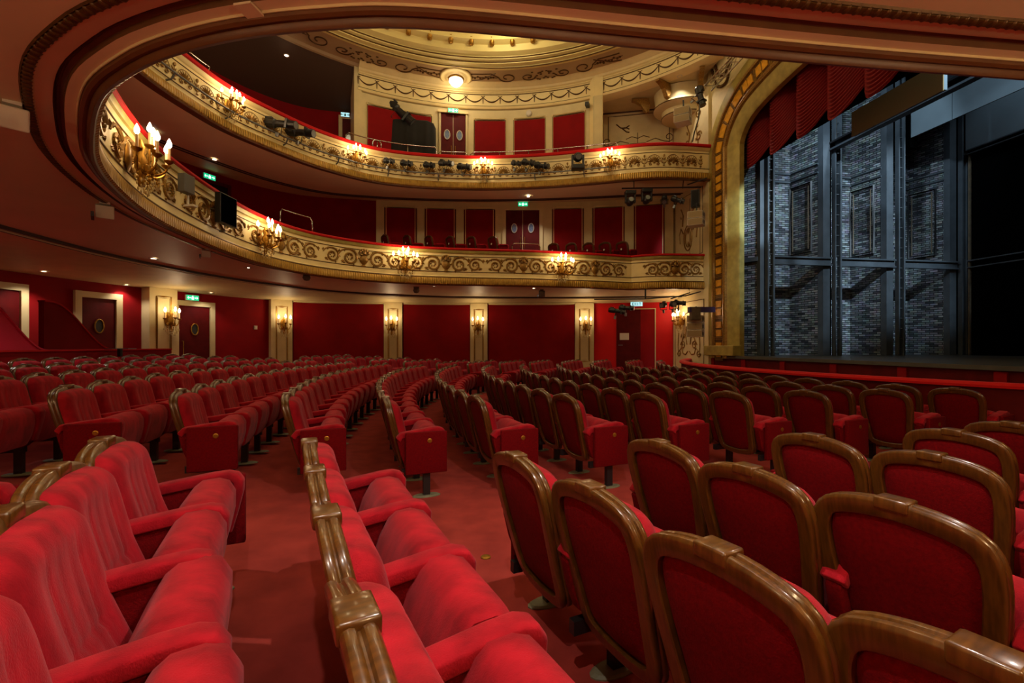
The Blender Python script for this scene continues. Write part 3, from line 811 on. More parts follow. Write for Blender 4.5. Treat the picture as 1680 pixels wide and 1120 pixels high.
par(MB().box(8.67, 8.69, 3.7, 12.0, 6.45, 9.4).build('gap_backing', M_VOID, None), cu_)  # added dark sheet, keeps light from showing between the swags

# ================================================================== SEATS
def bake(o):
    dg = bpy.context.evaluated_depsgraph_get()
    me = bpy.data.meshes.new_from_object(o.evaluated_get(dg))
    o.modifiers.clear(); old = o.data; o.data = me; me.name = old.name
    bpy.data.meshes.remove(old)
    for p in me.polygons: p.use_smooth = True
    me.set_sharp_from_angle(angle=math.radians(50))
    return o
HALF = [(0, .222), (.11, .232), (.17, .255), (.195, .30), (.212, .45), (.228, .60), (.232, .70), (.222, .765), (.188, .810), (.12, .834), (.05, .844), (0, .846)]
OUT = catmull([(-y, z) for y, z in HALF[::-1]][-3:-1] + HALF + [(-y, z) for y, z in HALF[1:3]][0:0], 5)
def closed_outline(n=64):
    P = HALF + [(-y, z) for y, z in HALF[-2:0:-1]]
    m = len(P); Q = []
    for i in range(m):
        p0, p1, p2, p3 = P[i - 1], P[i], P[(i + 1) % m], P[(i + 2) % m]
        for k in range(6):
            t = k / 6
            Q.append(tuple(.5 * ((2 * p1[j]) + (-p0[j] + p2[j]) * t + (2 * p0[j] - 5 * p1[j] + 4 * p2[j] - p3[j]) * t * t + (-p0[j] + 3 * p1[j] - 3 * p2[j] + p3[j]) * t ** 3) for j in (0, 1)))
    L = [0]
    for i in range(len(Q)): L.append(L[-1] + math.dist(Q[i], Q[(i + 1) % len(Q)]))
    R = []; j = 0
    for i in range(n):
        d = L[-1] * i / n
        while L[j + 1] < d: j += 1
        t = (d - L[j]) / (L[j + 1] - L[j]); a, b = Q[j], Q[(j + 1) % len(Q)]
        R.append((a[0] + (b[0] - a[0]) * t, a[1] + (b[1] - a[1]) * t))
    return R
def xb(z): return .15 * (1 - (z - .24) / .6) ** 1.15 if z < .84 else 0.0
OL = closed_outline(60)
ON = []
for i in range(60):
    a, b = OL[i - 1], OL[(i + 1) % 60]; tx, ty = b[0] - a[0], b[1] - a[1]; l = math.hypot(tx, ty); ON.append((-ty / l, tx / l))
if ON[0][1] < 0: ON = [(-a, -b) for a, b in ON]

seat = empty('theatre_seat')
mb = MB(); R = []
FP = [(.042, -.006), (.042, -.034), (.038, -.038), (.002, -.040)]
for c_ in (-.026, .004):                      # two rounded flutes around the edge
    FP += [(-.010 * math.sin(t_), c_ - .0135 * math.cos(t_)) for t_ in (.25, .9, PI / 2, PI - .9, PI - .25)]
FP += [(.002, .020), (.03, .022)]
for (y, z), (ny, nz) in zip(OL, ON):
    k = 1.0 + .18 * max(0, (z - .7) / .15)
    R.append([(xb(z + nz * d) + x, y + ny * d * k, z + nz * d * k) for d, x in FP])
mb.grid(R, closed_u=True)
fo = mb.build('back_frame', M_WOOD, seat, smooth=True, fixn=True); fo.data.set_sharp_from_angle(angle=.62)
mb = MB(); R = []
for s_, x in ((1.0, -.012), (.9, -.026), (.6, -.034), (.3, -.036), (.001, -.036)):
    R.append([(xb(.54 + (z + nz * .04 - .54) * s_) + x, (y + ny * .04) * s_, .54 + (z + nz * .04 - .54) * s_) for (y, z), (ny, nz) in zip(OL, ON)])
mb.grid(R, closed_v=True)
mb.build('back_panel', M_VELVETB, seat, smooth=True)
def hw(z):
    for (y0, z0), (y1, z1) in zip(HALF, HALF[1:]):
        if z0 <= z <= z1: return y0 + (y1 - y0) * (z - z0) / (z1 - z0)
    return .02
mb = MB(); R = []
for j in range(37):
    b = -1 + 2 * j / 36; bb = math.sin(b * PI / 2) * .5 + b * .5
    z = .545 + .272 * bb
    row = []
    for i in range(49):
        a = -1 + 2 * i / 48; aa = math.sin(a * PI / 2) * .45 + a * .55
        w = max(.02, hw(min(z, .838)) - .006)
        edge = max(0, 1 - abs(aa) ** 9) ** .5 * max(0, 1 - abs(bb) ** 12) ** .5
        th = .080 * edge
        inner = 1 / (1 + math.exp((abs(aa) - .60) * 18)) * 1 / (1 + math.exp((bb - .72) * 14))
        th -= .014 * inner                                    # pleated middle lies behind a raised border
        th += .045 * max(0, -bb) ** 1.2 * edge                  # lumbar swell
        for g in (-.40, -.135, .135, .40): th -= .007 * math.exp(-((aa - g) / .022) ** 2) * inner
        th -= .012 * math.exp(-((bb + .12) / .035) ** 2) * inner
        row.append((xb(z) + .016 + th, aa * w, z + .010 * (1 - abs(aa)) * (1 if bb > .9 else 0)))
    R.append(row)
mb.grid(R)
mb.build('back_cushion', M_VELVET, seat, smooth=True)
cap_ = MB().box(-.045, .026, -.045, .045, .826, .864)
bake(cap_.build('top_clip', M_WOOD, seat, bevel=.007))
# folded-up seat
sc_ = MB(); prof = [(.19, .30), (.212, .40), (.245, .50), (.285, .572), (.318, .598), (.385, .602), (.43, .585), (.457, .535), (.456, .45), (.435, .35), (.40, .27), (.30, .255)]
R = []
for i in range(13):
    a = -1 + 2 * i / 12; y = .214 * a; e = (1 - abs(a) ** 6) ** .5 if abs(a) < 1 else 0
    R.append([(.33 + (x - .33) * (.93 + .07 * e), y, .42 + (z - .42) * (.94 + .06 * e)) for x, z in prof])
o_ = len(sc_.v); sc_.grid(R, closed_v=True); n_ = len(prof)
sc_.f.append(tuple(range(n_))); sc_.f.append(tuple(range(12 * n_ + n_ - 1, 12 * n_ - 1, -1)))
so_ = sc_.build('seat_cushion', M_VELVET, seat, smooth=True); so_.data.set_sharp_from_angle(angle=.8)
# arm on the near side
APAD = [(.055, .525), (.09, .565), (.20, .580), (.34, .598), (.415, .602), (.455, .590), (.478, .555), (.476, .50), (.452, .40), (.425, .30)]
def arm(y0):
    m1 = MB(); w = .041; R = []
    for i, (x, z) in enumerate(APAD):
        a = APAD[max(i - 1, 0)]; b = APAD[min(i + 1, len(APAD) - 1)]; tx, tz = b[0] - a[0], b[1] - a[1]; l = math.hypot(tx, tz); nx, nz = tz / l, -tx / l
        ww = w * (1 if i < 7 else .9)
        R.append([(x, y0 - ww, z), (x - nx * .006, y0 - ww * .6, z - nz * .006), (x - nx * .006, y0 + ww * .6, z - nz * .006), (x, y0 + ww, z), (x + nx * .042, y0 + ww, z + nz * .042), (x + nx * .042, y0 - ww, z + nz * .042)])
    m1.grid(R, closed_v=True); m1.f.append((0, 1, 2, 3, 4, 5)); k = 6 * (len(APAD) - 1); m1.f.append((k + 5, k + 4, k + 3, k + 2, k + 1, k))
    m2 = MB().prism([(.06, .50), (.10, .545), (.34, .575), (.42, .578), (.452, .54), (.44, .45), (.40, .28), (.34, .235), (.20, .25), (.12, .30), (.09, .38)], y0 - .026, y0 + .026, 'y')
    return m1, m2
PITCH = .54
m1, m2 = arm(-PITCH / 2)
bake(m1.build('arm_pad', M_VELVET, seat, bevel=.008))
bake(m2.build('arm_panel', M_VELVETB, seat, bevel=.006))
def legm(y0):
    return MB().box(.285, .345, y0 - .022, y0 + .022, .0, .28).box(.10, .36, y0 - .018, y0 + .018, .20, .255)
legm(-PITCH / 2).build('leg', M_BLACK, seat)
def footm(y0):
    q = MB().lathe([(.0, .0), (1, .0), (1, .006), (.85, .014), (0, .016)], 16, cap=False)
    q.v = [(x * .125 + .315, y * .055 + y0, z) for x, y, z in q.v]; return q
footm(-PITCH / 2).build('foot_plate', M_FOOT, seat, smooth=False)
def end_parts(root, y0, sgn):
    """upholstered end panel at a row end; sgn = side it faces"""
    e = MB().box(.125, .485, min(y0, y0 + sgn * .045), max(y0, y0 + sgn * .045), .215, .575)
    eo = bake(e.build('end_panel', M_VELVETB, root, bevel=.008))
    dsc = MB().lathe([(.0, 0), (.02, 0), (.02, .004), (.014, .006), (0, .006)], 14, axis='y', cap=False)
    dsc.v = [(x + .33, y0 + sgn * (.045 + y), z + .50) for x, y, z in dsc.v]
    dsc.build('number_disc', M_GOLD, eo)
    return eo
end_near = end_parts(seat, -PITCH / 2 - .028, -1)
# far-side set (arm, leg, foot, panel) for the last seat of a row
ms = []
m1, m2 = arm(PITCH / 2)
ms.append(bake(m1.build('arm_pad', M_VELVET, seat, bevel=.008))); ms.append(bake(m2.build('arm_panel', M_VELVETB, seat, bevel=.006)))
ms.append(legm(PITCH / 2).build('leg', M_BLACK, seat)); ms.append(footm(PITCH / 2).build('foot_plate', M_FOOT, seat))
end_far = end_parts(seat, PITCH / 2 + .028, 1)
ALLP = [k for k in bpy.data.objects if k.parent == seat]
DISC = {end_near.name: [k for k in bpy.data.objects if k.parent == end_near], end_far.name: [k for k in bpy.data.objects if k.parent == end_far]}
BASE = [k for k in ALLP if k not in ms and k not in (end_near, end_far)]
NSEAT = 0
SEATS = []
def add_seat(u, v, ang, label, group, near_end=False, far_end=False, z=None):
    global NSEAT
    r = bpy.data.objects.new('theatre_seat', None); COL.objects.link(r); r.empty_display_size = .1
    r.location = (u, v, floor_z(u, v) if z is None else z); r.rotation_euler = (0, 0, ang)
    tag(r, label, 'seat', group)
    parts = list(BASE)
    if near_end: parts.append(end_near)
    if far_end: parts += ms + [end_far]
    for p in parts:
        c = p.copy(); COL.objects.link(c); c.parent = r
        for d_ in DISC.get(p.name, []):
            e = d_.copy(); COL.objects.link(e); e.parent = c
    NSEAT += 1
    SEATS.append(r)
    return r
# foreground block: positions read from the photograph (clip on top of each back)
def from_pixel(x, y):
    fz = 0
    for _ in range(6):
        u, v = at_plane_z(x, y, -(CH - .866 - fz)); fz = floor_z(u, v)
    return u, v
NEAR = [[], [(172, 716), (92.5, 760), (5, 832)], [(511, 719), (521, 764), (541, 832), (592, 988)], [(850, 741), (972, 790), (1182, 888), (1628, 1057)], [(1084, 720), (1229, 760), (1471, 814)], [(1337, 710), (1531, 739)], [(1566, 702)], [(1662, 690)]]
for ri, row in enumerate(NEAR):
    P = [from_pixel(x, y) for x, y in row]
    if not row:
        P = [(u - .87 * math.cos(math.atan((7.85 - v) / 19)), v - .87 * math.sin(math.atan((7.85 - v) / 19))) for u, v in [from_pixel(x, y) for x, y in NEAR[1]]]
    while len(P) < 4 + (ri in (2,)):
        if len(P) > 1: du, dv = P[-1][0] - P[-2][0], P[-1][1] - P[-2][1]
        else: du, dv = .19, -.5
        l = math.hypot(du, dv); P.append((P[-1][0] + du / l * .53, P[-1][1] + dv / l * .53))
    for k, (u, v) in enumerate(P):
        a = P[max(k - 1, 0)]; b = P[min(k + 1, len(P) - 1)]
        ang = -math.atan((7.85 - v) / 19.0) * -1
        add_seat(u, v, ang, 'red velvet seat, %s from the aisle in the %s foreground row counted from left' % (ORD[k], ORD[ri]), 'foreground seats', far_end=(k == 0))
UROWS = [4.95, 4.1, 3.2, 2.36, 1.5, .7, -.13, -.93, -1.76, -2.6, -3.45, -4.3, -5.15, -6.0]
def seat_arc(u0, v_first, n, lab, group, wall_end=False):
    Rr = CC[0] - u0; a = math.asin((v_first - CC[1]) / Rr)
    for k in range(n):
        u, v = CC[0] - Rr * math.cos(a), CC[1] + Rr * math.sin(a)
        if v > 15.7 or (u > 7.1): break
        add_seat(u, v, -a, lab % ORD[k], group, near_end=(k == 0), far_end=(k == n - 1))
        a += PITCH / Rr
for i, u0 in enumerate(UROWS):
    seat_arc(u0, 4.3, 14, 'red velvet seat, %s from the near aisle, ' + ORD[i] + ' centre-block row from the orchestra rail', 'centre block seats')
for i, u0 in enumerate(UROWS[:12]):
    seat_arc(u0, 12.75, 5, 'red velvet seat across the far aisle, %s from it, ' + ORD[i] + ' row from the rail', 'far side block seats')
for k in range(11):
    x = 640 + 34 * k if k < 6 else 905 + 28 * (k - 6)
    s_ = c_wall.hit(x); p, nn = c_wall.at(s_)
    u, v = p[0] - nn[0] * 1.35, p[1] - nn[1] * 1.35
    gs = add_seat(u, v, .55, 'dark red gallery seat above the lower balcony rail, %s from the left' % ORD[k], 'middle gallery seats', z=4.12 if k < 6 else 3.88)
    MB().lathe([(.0, -.008), (.03, -.006), (.034, 0)], 10, (-.03, 0, .60), axis='x', cap=False).build('number_stud', M_WHITE, gs)
for k in ALLP:
    for d_ in DISC.get(k.name, []): bpy.data.objects.remove(d_)
    bpy.data.objects.remove(k)
bpy.data.objects.remove(seat)

# ================================================================== ORNAMENT
def spiral(cx, cy, r0, r1, turns, a0, n=28, hand=1):
    return [(cx + (r0 + (r1 - r0) * (i / n)) * math.cos(a0 + hand * 2 * PI * turns * i / n), cy + (r0 + (r1 - r0) * (i / n)) * math.sin(a0 + hand * 2 * PI * turns * i / n)) for i in range(n + 1)]
def flat(path, x=0): return [(x, a, b) for a, b in path]
def leafm(mb, y, z, ang, l, w, x=.012):
    """pointed relief leaf in the YZ plane"""
    c, s = math.cos(ang), math.sin(ang)
    def q(a, b, h): return (h, y + a * c - b * s, z + a * s + b * c)
    mb.add([q(0, 0, 0), q(l * .45, w, 0), q(l, 0, 0), q(l * .45, -w, 0), q(l * .45, 0, x)], [(0, 1, 4), (1, 2, 4), (2, 3, 4), (3, 0, 4)])
def scroll_mesh():
    mb = MB()
    P = [(-.26, .06), (-.2, .14), (-.1, .185), (.0, .19)] + spiral(.0, -.0, .19, .055, 1.35, PI / 2, 34, -1)
    mb.tube(flat(P, .008), [.014 + .014 * min(1, i / 6) - .010 * max(0, (i - 20) / 20) for i in range(len(P))], 5)
    for k in range(6):
        leafm(mb, .03 * math.cos(k * PI / 3), .03 * math.sin(k * PI / 3), k * PI / 3, .055, .02, .03)
    for a, l in ((2.4, .1), (1.2, .09), (.2, .1), (-.9, .09), (-2.2, .08)):
        leafm(mb, .17 * math.cos(a), .17 * math.sin(a), a - .9, l, .026, .022)
    for a in (2.9, 2.4, 1.9): leafm(mb, -.23, .10, a, .09, .022, .02)
    leafm(mb, -.23, -.12, .3, .12, .028, .02); leafm(mb, -.2, -.16, .9, .1, .022, .02); leafm(mb, .2, .13, .5, .08, .02, .02)
    return mb
def vase_mesh():
    mb = MB()
    mb.lathe([(.03, -.20), (.07, -.185), (.03, -.15), (.10, -.07), (.115, .0), (.08, .05), (.07, .07), (.12, .085)], 12)
    mb.v = [(x * .55, y, z) for x, y, z in mb.v]
    for k in range(11):
        a = PI * (k + .5) / 11
        mb.blob((.03 + .02 * (k % 2), .11 * math.cos(a), .12 + .09 * math.sin(a)), .03, .034, .034, 4, 6)
    mb.blob((.05, 0, .14), .04, .05, .05, 4, 6)
    return mb
def shell_mesh():
    mb = MB()
    for k in range(9):
        a = PI * (k + .5) / 9
        leafm(mb, .03 * math.cos(a), -.06 + .03 * math.sin(a), a, .20, .026, .03)
    mb.tube(flat([(-.17, -.10)] + spiral(-.11, -.12, .05, .015, 1.1, PI / 2, 12, 1), .01), .013, 5)
    mb.tube(flat([(.17, -.10)] + spiral(.11, -.12, .05, .015, 1.1, PI / 2, 12, -1), .01), .013, 5)
    mb.blob((.015, 0, -.07), .03, .045, .035, 4, 8)
    mb.tube(flat([(.22 * math.cos(PI * i / 14), -.06 + .235 * math.sin(PI * i / 14)) for i in range(15)], .004), .008, 4)
    return mb
def stalk_mesh():
    mb = MB()
    mb.tube(flat([(0, -.17), (0, .13)], .01), .009, 5)
    for s in (-1, 1):
        mb.tube(flat([(0, -.12), (s * .05, -.06), (s * .055, .0), (s * .03, .03)], .01), .008, 5)
        leafm(mb, 0, .0, PI / 2 + s * .7, .12, .022, .02); leafm(mb, 0, -.1, PI / 2 + s * 1.1, .1, .02, .02)
    mb.blob((.02, 0, .14), .03, .035, .045, 4, 6); mb.blob((.015, 0, -.17), .02, .04, .02, 4, 6)
    return mb
def mk(mb, name, m, smooth=True):
    me = mb.mesh(name, smooth); me.materials.append(m); me.set_sharp_from_angle(angle=.7); return me
ME_SCROLL = mk(scroll_mesh(), 'scroll', M_GILT); ME_VASE = mk(vase_mesh(), 'flower_vase', M_GILT)
ME_SHELL = mk(shell_mesh(), 'shell', M_GILT); ME_STALK = mk(stalk_mesh(), 'flower_stalk', M_GILT)
def place(me, name, parent, loc, rz, sy=1, sc=1):
    o = bpy.data.objects.new(name, me); COL.objects.link(o); o.parent = parent
    o.location = loc; o.rotation_euler = (0, 0, rz); o.scale = (sc, sc * sy, sc)
    return o
# lower balcony: vase with two scrolls to each side, repeated; a vase stands at photograph column 732
sv = c_lip1.hit(732); PER = 2.26
k0 = -8
for k in range(-6, 4):
    sc0 = sv + k * PER
    if k == 3: sc0 = c_lip1.hit(1108)
    s_min = c_lip1.hit(165)
    for dsp, me, nm, sg in ((0, ME_VASE, 'flower_vase', 1), (-.37, ME_SCROLL, 'scroll', -1), (.37, ME_SCROLL, 'scroll', 1), (-.83, ME_SCROLL, 'scroll', -1), (.83, ME_SCROLL, 'scroll', 1)):
        s_ = sc0 + dsp * (1 if k < 3 else .82)
        if s_ < s_min - .6 or s_ > c_lip1.len - .15: continue
        if k == 2 and s_ > c_lip1.hit(1036) - .1: continue
        if k == 3 and s_ < c_lip1.hit(1041) + .1: continue
        place(me, nm, b1, on(c_lip1, s_, .055, 3.66), face_rot(c_lip1, s_), -sg if me is ME_SCROLL else 1, 1.1 if abs(dsp) < .5 else .96)
# upper balcony: shells and stalks in turn
s_ = c_lip2.hit(232); k = 0
while s_ < c_lip2.len - .2:
    place(ME_SHELL if k % 2 == 0 else ME_STALK, 'shell' if k % 2 == 0 else 'flower_stalk', b2, on(c_lip2, s_, .062, 6.88), face_rot(c_lip2, s_), 1, .95)
    s_ += .29; k += 1
# frieze garlands
n_sw = int(c_fr.len / .585)
for k in range(n_sw):
    s0 = c_fr.len * k / n_sw; s1 = c_fr.len * (k + 1) / n_sw
    P = [on(c_fr, s0 + (s1 - s0) * i / 10, -.04, 10.02 - .17 * (1 - (2 * i / 10 - 1) ** 2)) for i in range(11)]
    g = MB().tube(P, [.010 + .016 * math.sin(PI * i / 10) for i in range(11)], 5)
    g.tube([on(c_fr, s0, -.04, 10.04), on(c_fr, s0, -.04, 9.80)], [.022, .012], 5)
    for e in (-.07, .07): g.tube([on(c_fr, s0, -.04, 10.03), on(c_fr, max(0, s0 + e), -.04, 10.06)], .012, 4)
    g.build('garland', M_GILTD, dw)
# ceiling ring arabesques
def arab(mirror_):
    mb = MB(); s = -1 if mirror_ else 1
    def T(P): return [(x, s * y, 0) for x, y in P]
    S1 = spiral(.0, 1.75, .30, .10, 1.2, -PI / 2, 30, 1)
    mb.tube(T([(-.18, .5), (-.2, .9), (-.22, 1.2)] + [(x * .9, y) for x, y in S1]), .022, 5)
    mb.tube(T([(.2, .55), (.1, .9), (-.1, 1.15), (-.25, 1.35)]), .016, 5)
    mb.tube(T([(x * .8, y) for x, y in spiral(.05, 2.45, .26, .06, 1.3, PI / 2, 28, -1)]), .02, 5)
    for i in range(9): mb.blob((.05 * math.sin(i * 2.3), s * (.55 + .09 * i), -.01), .05, .045, .025, 3, 6)
    for i in range(12): mb.blob((.22 * math.sin(i * 1.7), s * (2.75 + .07 * i), -.01), .03, .05, .015, 3, 6)
    mb.tube(T([(.0, .45), (.02, 1.4)]), .01, 4)
    return mb
aLamp = ang_of(747)
for mir in (0, 1):
    for k, da in ((0, 0), (1, 2 * PI / 8), (2, -2 * PI / 8)):
        a = aLamp + da
        o = arab(mir).build('arabesque', M_GILTD, cr, loc=(DC[0] + 7.72 * math.cos(a), DC[1] + 7.72 * math.sin(a), 10.422), rot=(0, 0, a))
        # bend to the ring
        for v in o.data.vertices:
            th = v.co.y / 7.72; r = 7.72 + v.co.x
            v.co.x = r * math.cos(th) - 7.72; v.co.y = r * math.sin(th)

# ceiling lamp with its rosette
def ceil_lamp(a, label, en):
    L = empty('ceiling_lamp', (DC[0] + 7.75 * math.cos(a), DC[1] + 7.75 * math.sin(a), 10.42), a, label, 'lamp')
    MB().lathe([(.0, .0), (.52, .0), (.55, -.03), (.48, -.06), (.46, -.03), (.34, -.04), (.32, -.08), (.26, -.06), (.0, -.05)], 32, cap=False).build('rosette', M_CREAM2, L, smooth=True)
    MB().lathe([(.24, -.06), (.27, -.09), (.25, -.12)], 24).build('rim', M_GOLD, L, smooth=True)
    MB().lathe([(.23, -.10), (.24, -.16), (.17, -.26), (.07, -.33), (.02, -.36), (0.001, -.36)], 20, cap=False).build('glass_bowl', mat('lit_glass_bowl', (1, .9, .7, 1), .3, emit=(1, .82, .55, 1), estr=6), L, smooth=True)
    lamp('bowl_lamp', 'POINT', (-.3, 0, -.75), en, SOFT, L, radius=.12)
ceil_lamp(aLamp, 'round white glass ceiling lamp in a gilded rosette', 14)

# ------------------------------------------------------------------ candelabra and sconces
def candelabrum_parts(arms, scale=1.0):
    """list of (name, mesh, material) with flames; local +X into the room"""
    out = []
    bp = MB().lathe([(.0, 0), (.07, 0), (.085, .015), (.05, .035), (.0, .04)], 14, axis='x', cap=False)
    bp.v = [(x, y, z * 1.9) for x, y, z in bp.v]
    bp.lathe([(.02, -.30), (.035, -.24), (.015, -.20), (.05, -.10), (.06, -.02), (.03, .06), (.045, .12), (.015, .2)], 10, (.12, 0, 0))
    out.append(('back_plate', bp, M_GOLD))
    for k, (ang, rad, zt) in enumerate(arms):
        c, s = math.cos(ang), math.sin(ang)
        P = [(.10 + .02 * c, .02 * s, -.05), (.10 + rad * .45 * c, rad * .45 * s, -.16), (.10 + rad * .85 * c, rad * .85 * s, -.12), (.10 + rad * c, rad * s, zt - .02)]
        Q = catmull3(P, 5)
        a = MB().tube(Q, .011, 5); ex, ey = .10 + rad * c, rad * s
        a.lathe([(.008, zt - .03), (.045, zt), (.05, zt + .012), (.02, zt + .015)], 8, (ex, ey, 0))
        for t in range(3): a.blob((ex * .6 + .04, ey * .6, -.16 - .045 * t), .012, .012, .02, 3, 5)
        a.blob((.10 + rad * .45 * c, rad * .45 * s, -.12), .03, .03, .045, 4, 6)
        out.append(('arm', a, M_GOLD))
        out.append(('candle', MB().lathe([(.014, zt + .01), (.014, zt + .15)], 8, (ex, ey, 0)), M_CANDLE))
        out.append(('bulb', MB().lathe([(.008, zt + .15), (.024, zt + .175), (.026, zt + .20), (.014, zt + .235), (.002, zt + .26)], 8, (ex, ey, 0)), M_BULB))
    dr = MB()
    for k in range(10):
        a = -PI / 2 + PI * k / 9
        for t in range(3): dr.blob((.12 + (.13 - .03 * t) * math.cos(a), (.16 - .04 * t) * math.sin(a), -.24 - .05 * t - .03 * (k % 2)), .010, .010, .022, 3, 5)
    out.append(('crystal_drops', dr, mat('crystal', lin(225, 205, 150), .1, metal=.3)))
    return out
def catmull3(P, per):
    out = []
    n = len(P)
    for i in range(n - 1):
        p0 = P[max(i - 1, 0)]; p1 = P[i]; p2 = P[i + 1]; p3 = P[min(i + 2, n - 1)]
        for k in range(per):
            t = k / per
            out.append(tuple(.5 * ((2 * p1[j]) + (-p0[j] + p2[j]) * t + (2 * p0[j] - 5 * p1[j] + 4 * p2[j] - p3[j]) * t * t + (-p0[j] + 3 * p1[j] - 3 * p2[j] + p3[j]) * t ** 3) for j in range(3)))
    out.append(P[-1]); return out
BIG = [(nm, mk(b_, nm, m_)) for nm, b_, m_ in candelabrum_parts([(-1.35, .29, 0), (-.7, .27, .0), (0, .27, .0), (.7, .27, .0), (1.35, .29, 0), (-.5, .13, .12), (.5, .13, .12)])]
SML = [(nm, mk(b_, nm, m_)) for nm, b_, m_ in candelabrum_parts([(-1.2, .17, 0), (0, .16, .02), (1.2, .17, 0)])]
def candle_light(kind, loc, rz, label, group, energy, sc):
    r = empty('candelabrum' if kind is BIG else 'wall_sconce', loc, rz, label, 'light', group)
    r.scale = (sc, sc, sc)
    for nm, me in kind:
        o = bpy.data.objects.new(nm, me); COL.objects.link(o); o.parent = r
    lamp('candle_glow', 'POINT', (.34, 0, .27), energy, WARM, r, radius=.10)
    return r
NEIGH1 = ['largest gilt candelabrum with lit candles, on the lower balcony front nearest the camera', 'gilt candelabrum on the lower balcony front right of the black loudspeaker', 'gilt candelabrum on the lower balcony front, third from the left', 'gilt candelabrum on the lower balcony front below the gallery double door']
for x, lb in zip((216, 429, 664, 921), NEIGH1):
    s_ = c_lip1.hit(x); candle_light(BIG, on(c_lip1, s_, .05, 3.62), face_rot(c_lip1, s_), lb, 'lower balcony candelabra', 13, 1.15)
NEIGH2 = ['leftmost gilt candelabrum on the upper balcony front, high above the lower rail', 'gilt candelabrum on the upper balcony front left of the small spotlights', 'gilt candelabrum on the upper balcony front between two groups of spotlights', 'gilt candelabrum on the upper balcony front right of the moving head light']
for x, lb in zip((376, 584, 793, 1001), NEIGH2):
    s_ = c_lip2.hit(x); candle_light(BIG, on(c_lip2, s_, .06, 6.9), face_rot(c_lip2, s_), lb, 'upper balcony candelabra', 13, 1.0)
NEIGH3 = ['gilt wall sconce on the pilaster left of the oval-window door', 'gilt wall sconce on the second pilaster from the left', 'gilt wall sconce on the third pilaster from the left', 'gilt wall sconce on the fourth pilaster from the left', 'gilt wall sconce on the pilaster beside the bright red exit bay']
for (s_, t), x, lb in zip(PIL, (262, 462, 645, 785, 960), NEIGH3):
    s_ = c_wall.hit(x)
    candle_light(SML, on(c_wall, s_, t - .01, 2.03), face_rot(c_wall, s_), lb, 'stalls wall sconces', 9, 1.15)
candle_light(BIG, (7.88, 14.25, 2.15), PI, 'gilt candelabrum on the cream wall panel behind the white loudspeaker', None, 12, 1.0)

# splay wall relief
def relief(u, v, z, name, paths, r=.016, m=M_GILTD, leaves=()):
    mb = MB()
    for P in paths: mb.tube([(0, a, b) for a, b in P], r, 5)
    for (a, b, an, l, w) in leaves: leafm(mb, a, b, an, l, w, -.02)
    return mb.build(name, m, sw, loc=(u, v, z))
for s in (-1, 1):
    relief(7.89, 13.97 + s * .05, 1.25, 'scroll_relief', [[(0, -.12), (s * .12, -.22), (s * .3, -.2), (s * .38, .0), (s * .34, .25), (s * .2, .45)], [(s * a, b) for a, b in spiral(.3, .08, .15, .03, 1.4, 0, 24, 1)], [(s * .38, .0), (s * .6, -.15), (s * .62, .1), (s * .58, .5)], [(s * a, b) for a, b in spiral(.55, -.18, .12, .03, 1.3, 0, 20, -1)], [(s * .05, .1), (s * .12, .4), (s * .08, .7)]], .02, M_GILT,
           [(s * .2, .3, 1.2, .2, .04), (s * .45, .3, 1.9, .2, .04), (s * .1, .5, 1.4, .2, .04)])
relief(7.89, 13.97, 1.9, 'scroll_relief', [[(math.cos(a / 12 * PI) * .55, math.sin(a / 12 * PI) * .5) for a in range(13)]], .012, M_GILTD)
relief(7.89, 14.0, 4.85, 'cartouche', [[(.25 * math.cos(a / 16 * 2 * PI), .42 * math.sin(a / 16 * 2 * PI)) for a in range(17)], [(.16 * math.cos(a / 16 * 2 * PI), .3 * math.sin(a / 16 * 2 * PI)) for a in range(17)], [(.3, .2), (.45, .4), (.55, .2), (.5, -.1)], [(-.3, .2), (-.45, .4), (-.55, .2), (-.5, -.1)], [(.35, .45), (.3, .8), (.45, 1.05)], [(-.35, .45), (-.3, .8), (-.45, 1.05)]], .022, M_GILT,
       [(0, .1, 1.6, .2, .06), (0, -.1, -1.6, .2, .06), (.4, .7, .8, .15, .04), (-.4, .7, 2.4, .15, .04)])
for s in (-1, 1):
    relief(7.89, 13.7, 7.7, 'scroll_relief', [[(s * .1, -.3), (s * .3, .0), (s * .2, .5), (s * .4, .9), (s * .25, 1.3)], [(s * a, b) for a, b in spiral(.35, .2, .16, .03, 1.4, 0, 24, 1)], [(s * a, b) for a, b in spiral(.3, .95, .14, .03, 1.4, 0, 24, -1)]], .02, M_GILT, [(s * .3, .5, 1.0, .2, .05), (s * .15, .1, 2.0, .2, .05)])
# garlands on the spandrel above the arch
for pa in ([(12.75, 9.6), (12.5, 9.0), (12.1, 8.85), (11.9, 9.15), (11.7, 9.75)], [(12.6, 9.65), (12.4, 9.25), (12.05, 9.2), (11.85, 9.7)]):
    P = catmull(pa, 6); mb = MB()
    for i, (v, z) in enumerate(P): mb.blob((7.96, v, z), .04, .05 + .01 * (i % 2), .05, 3, 6)
    mb.build('garland', M_GILTD, wp)
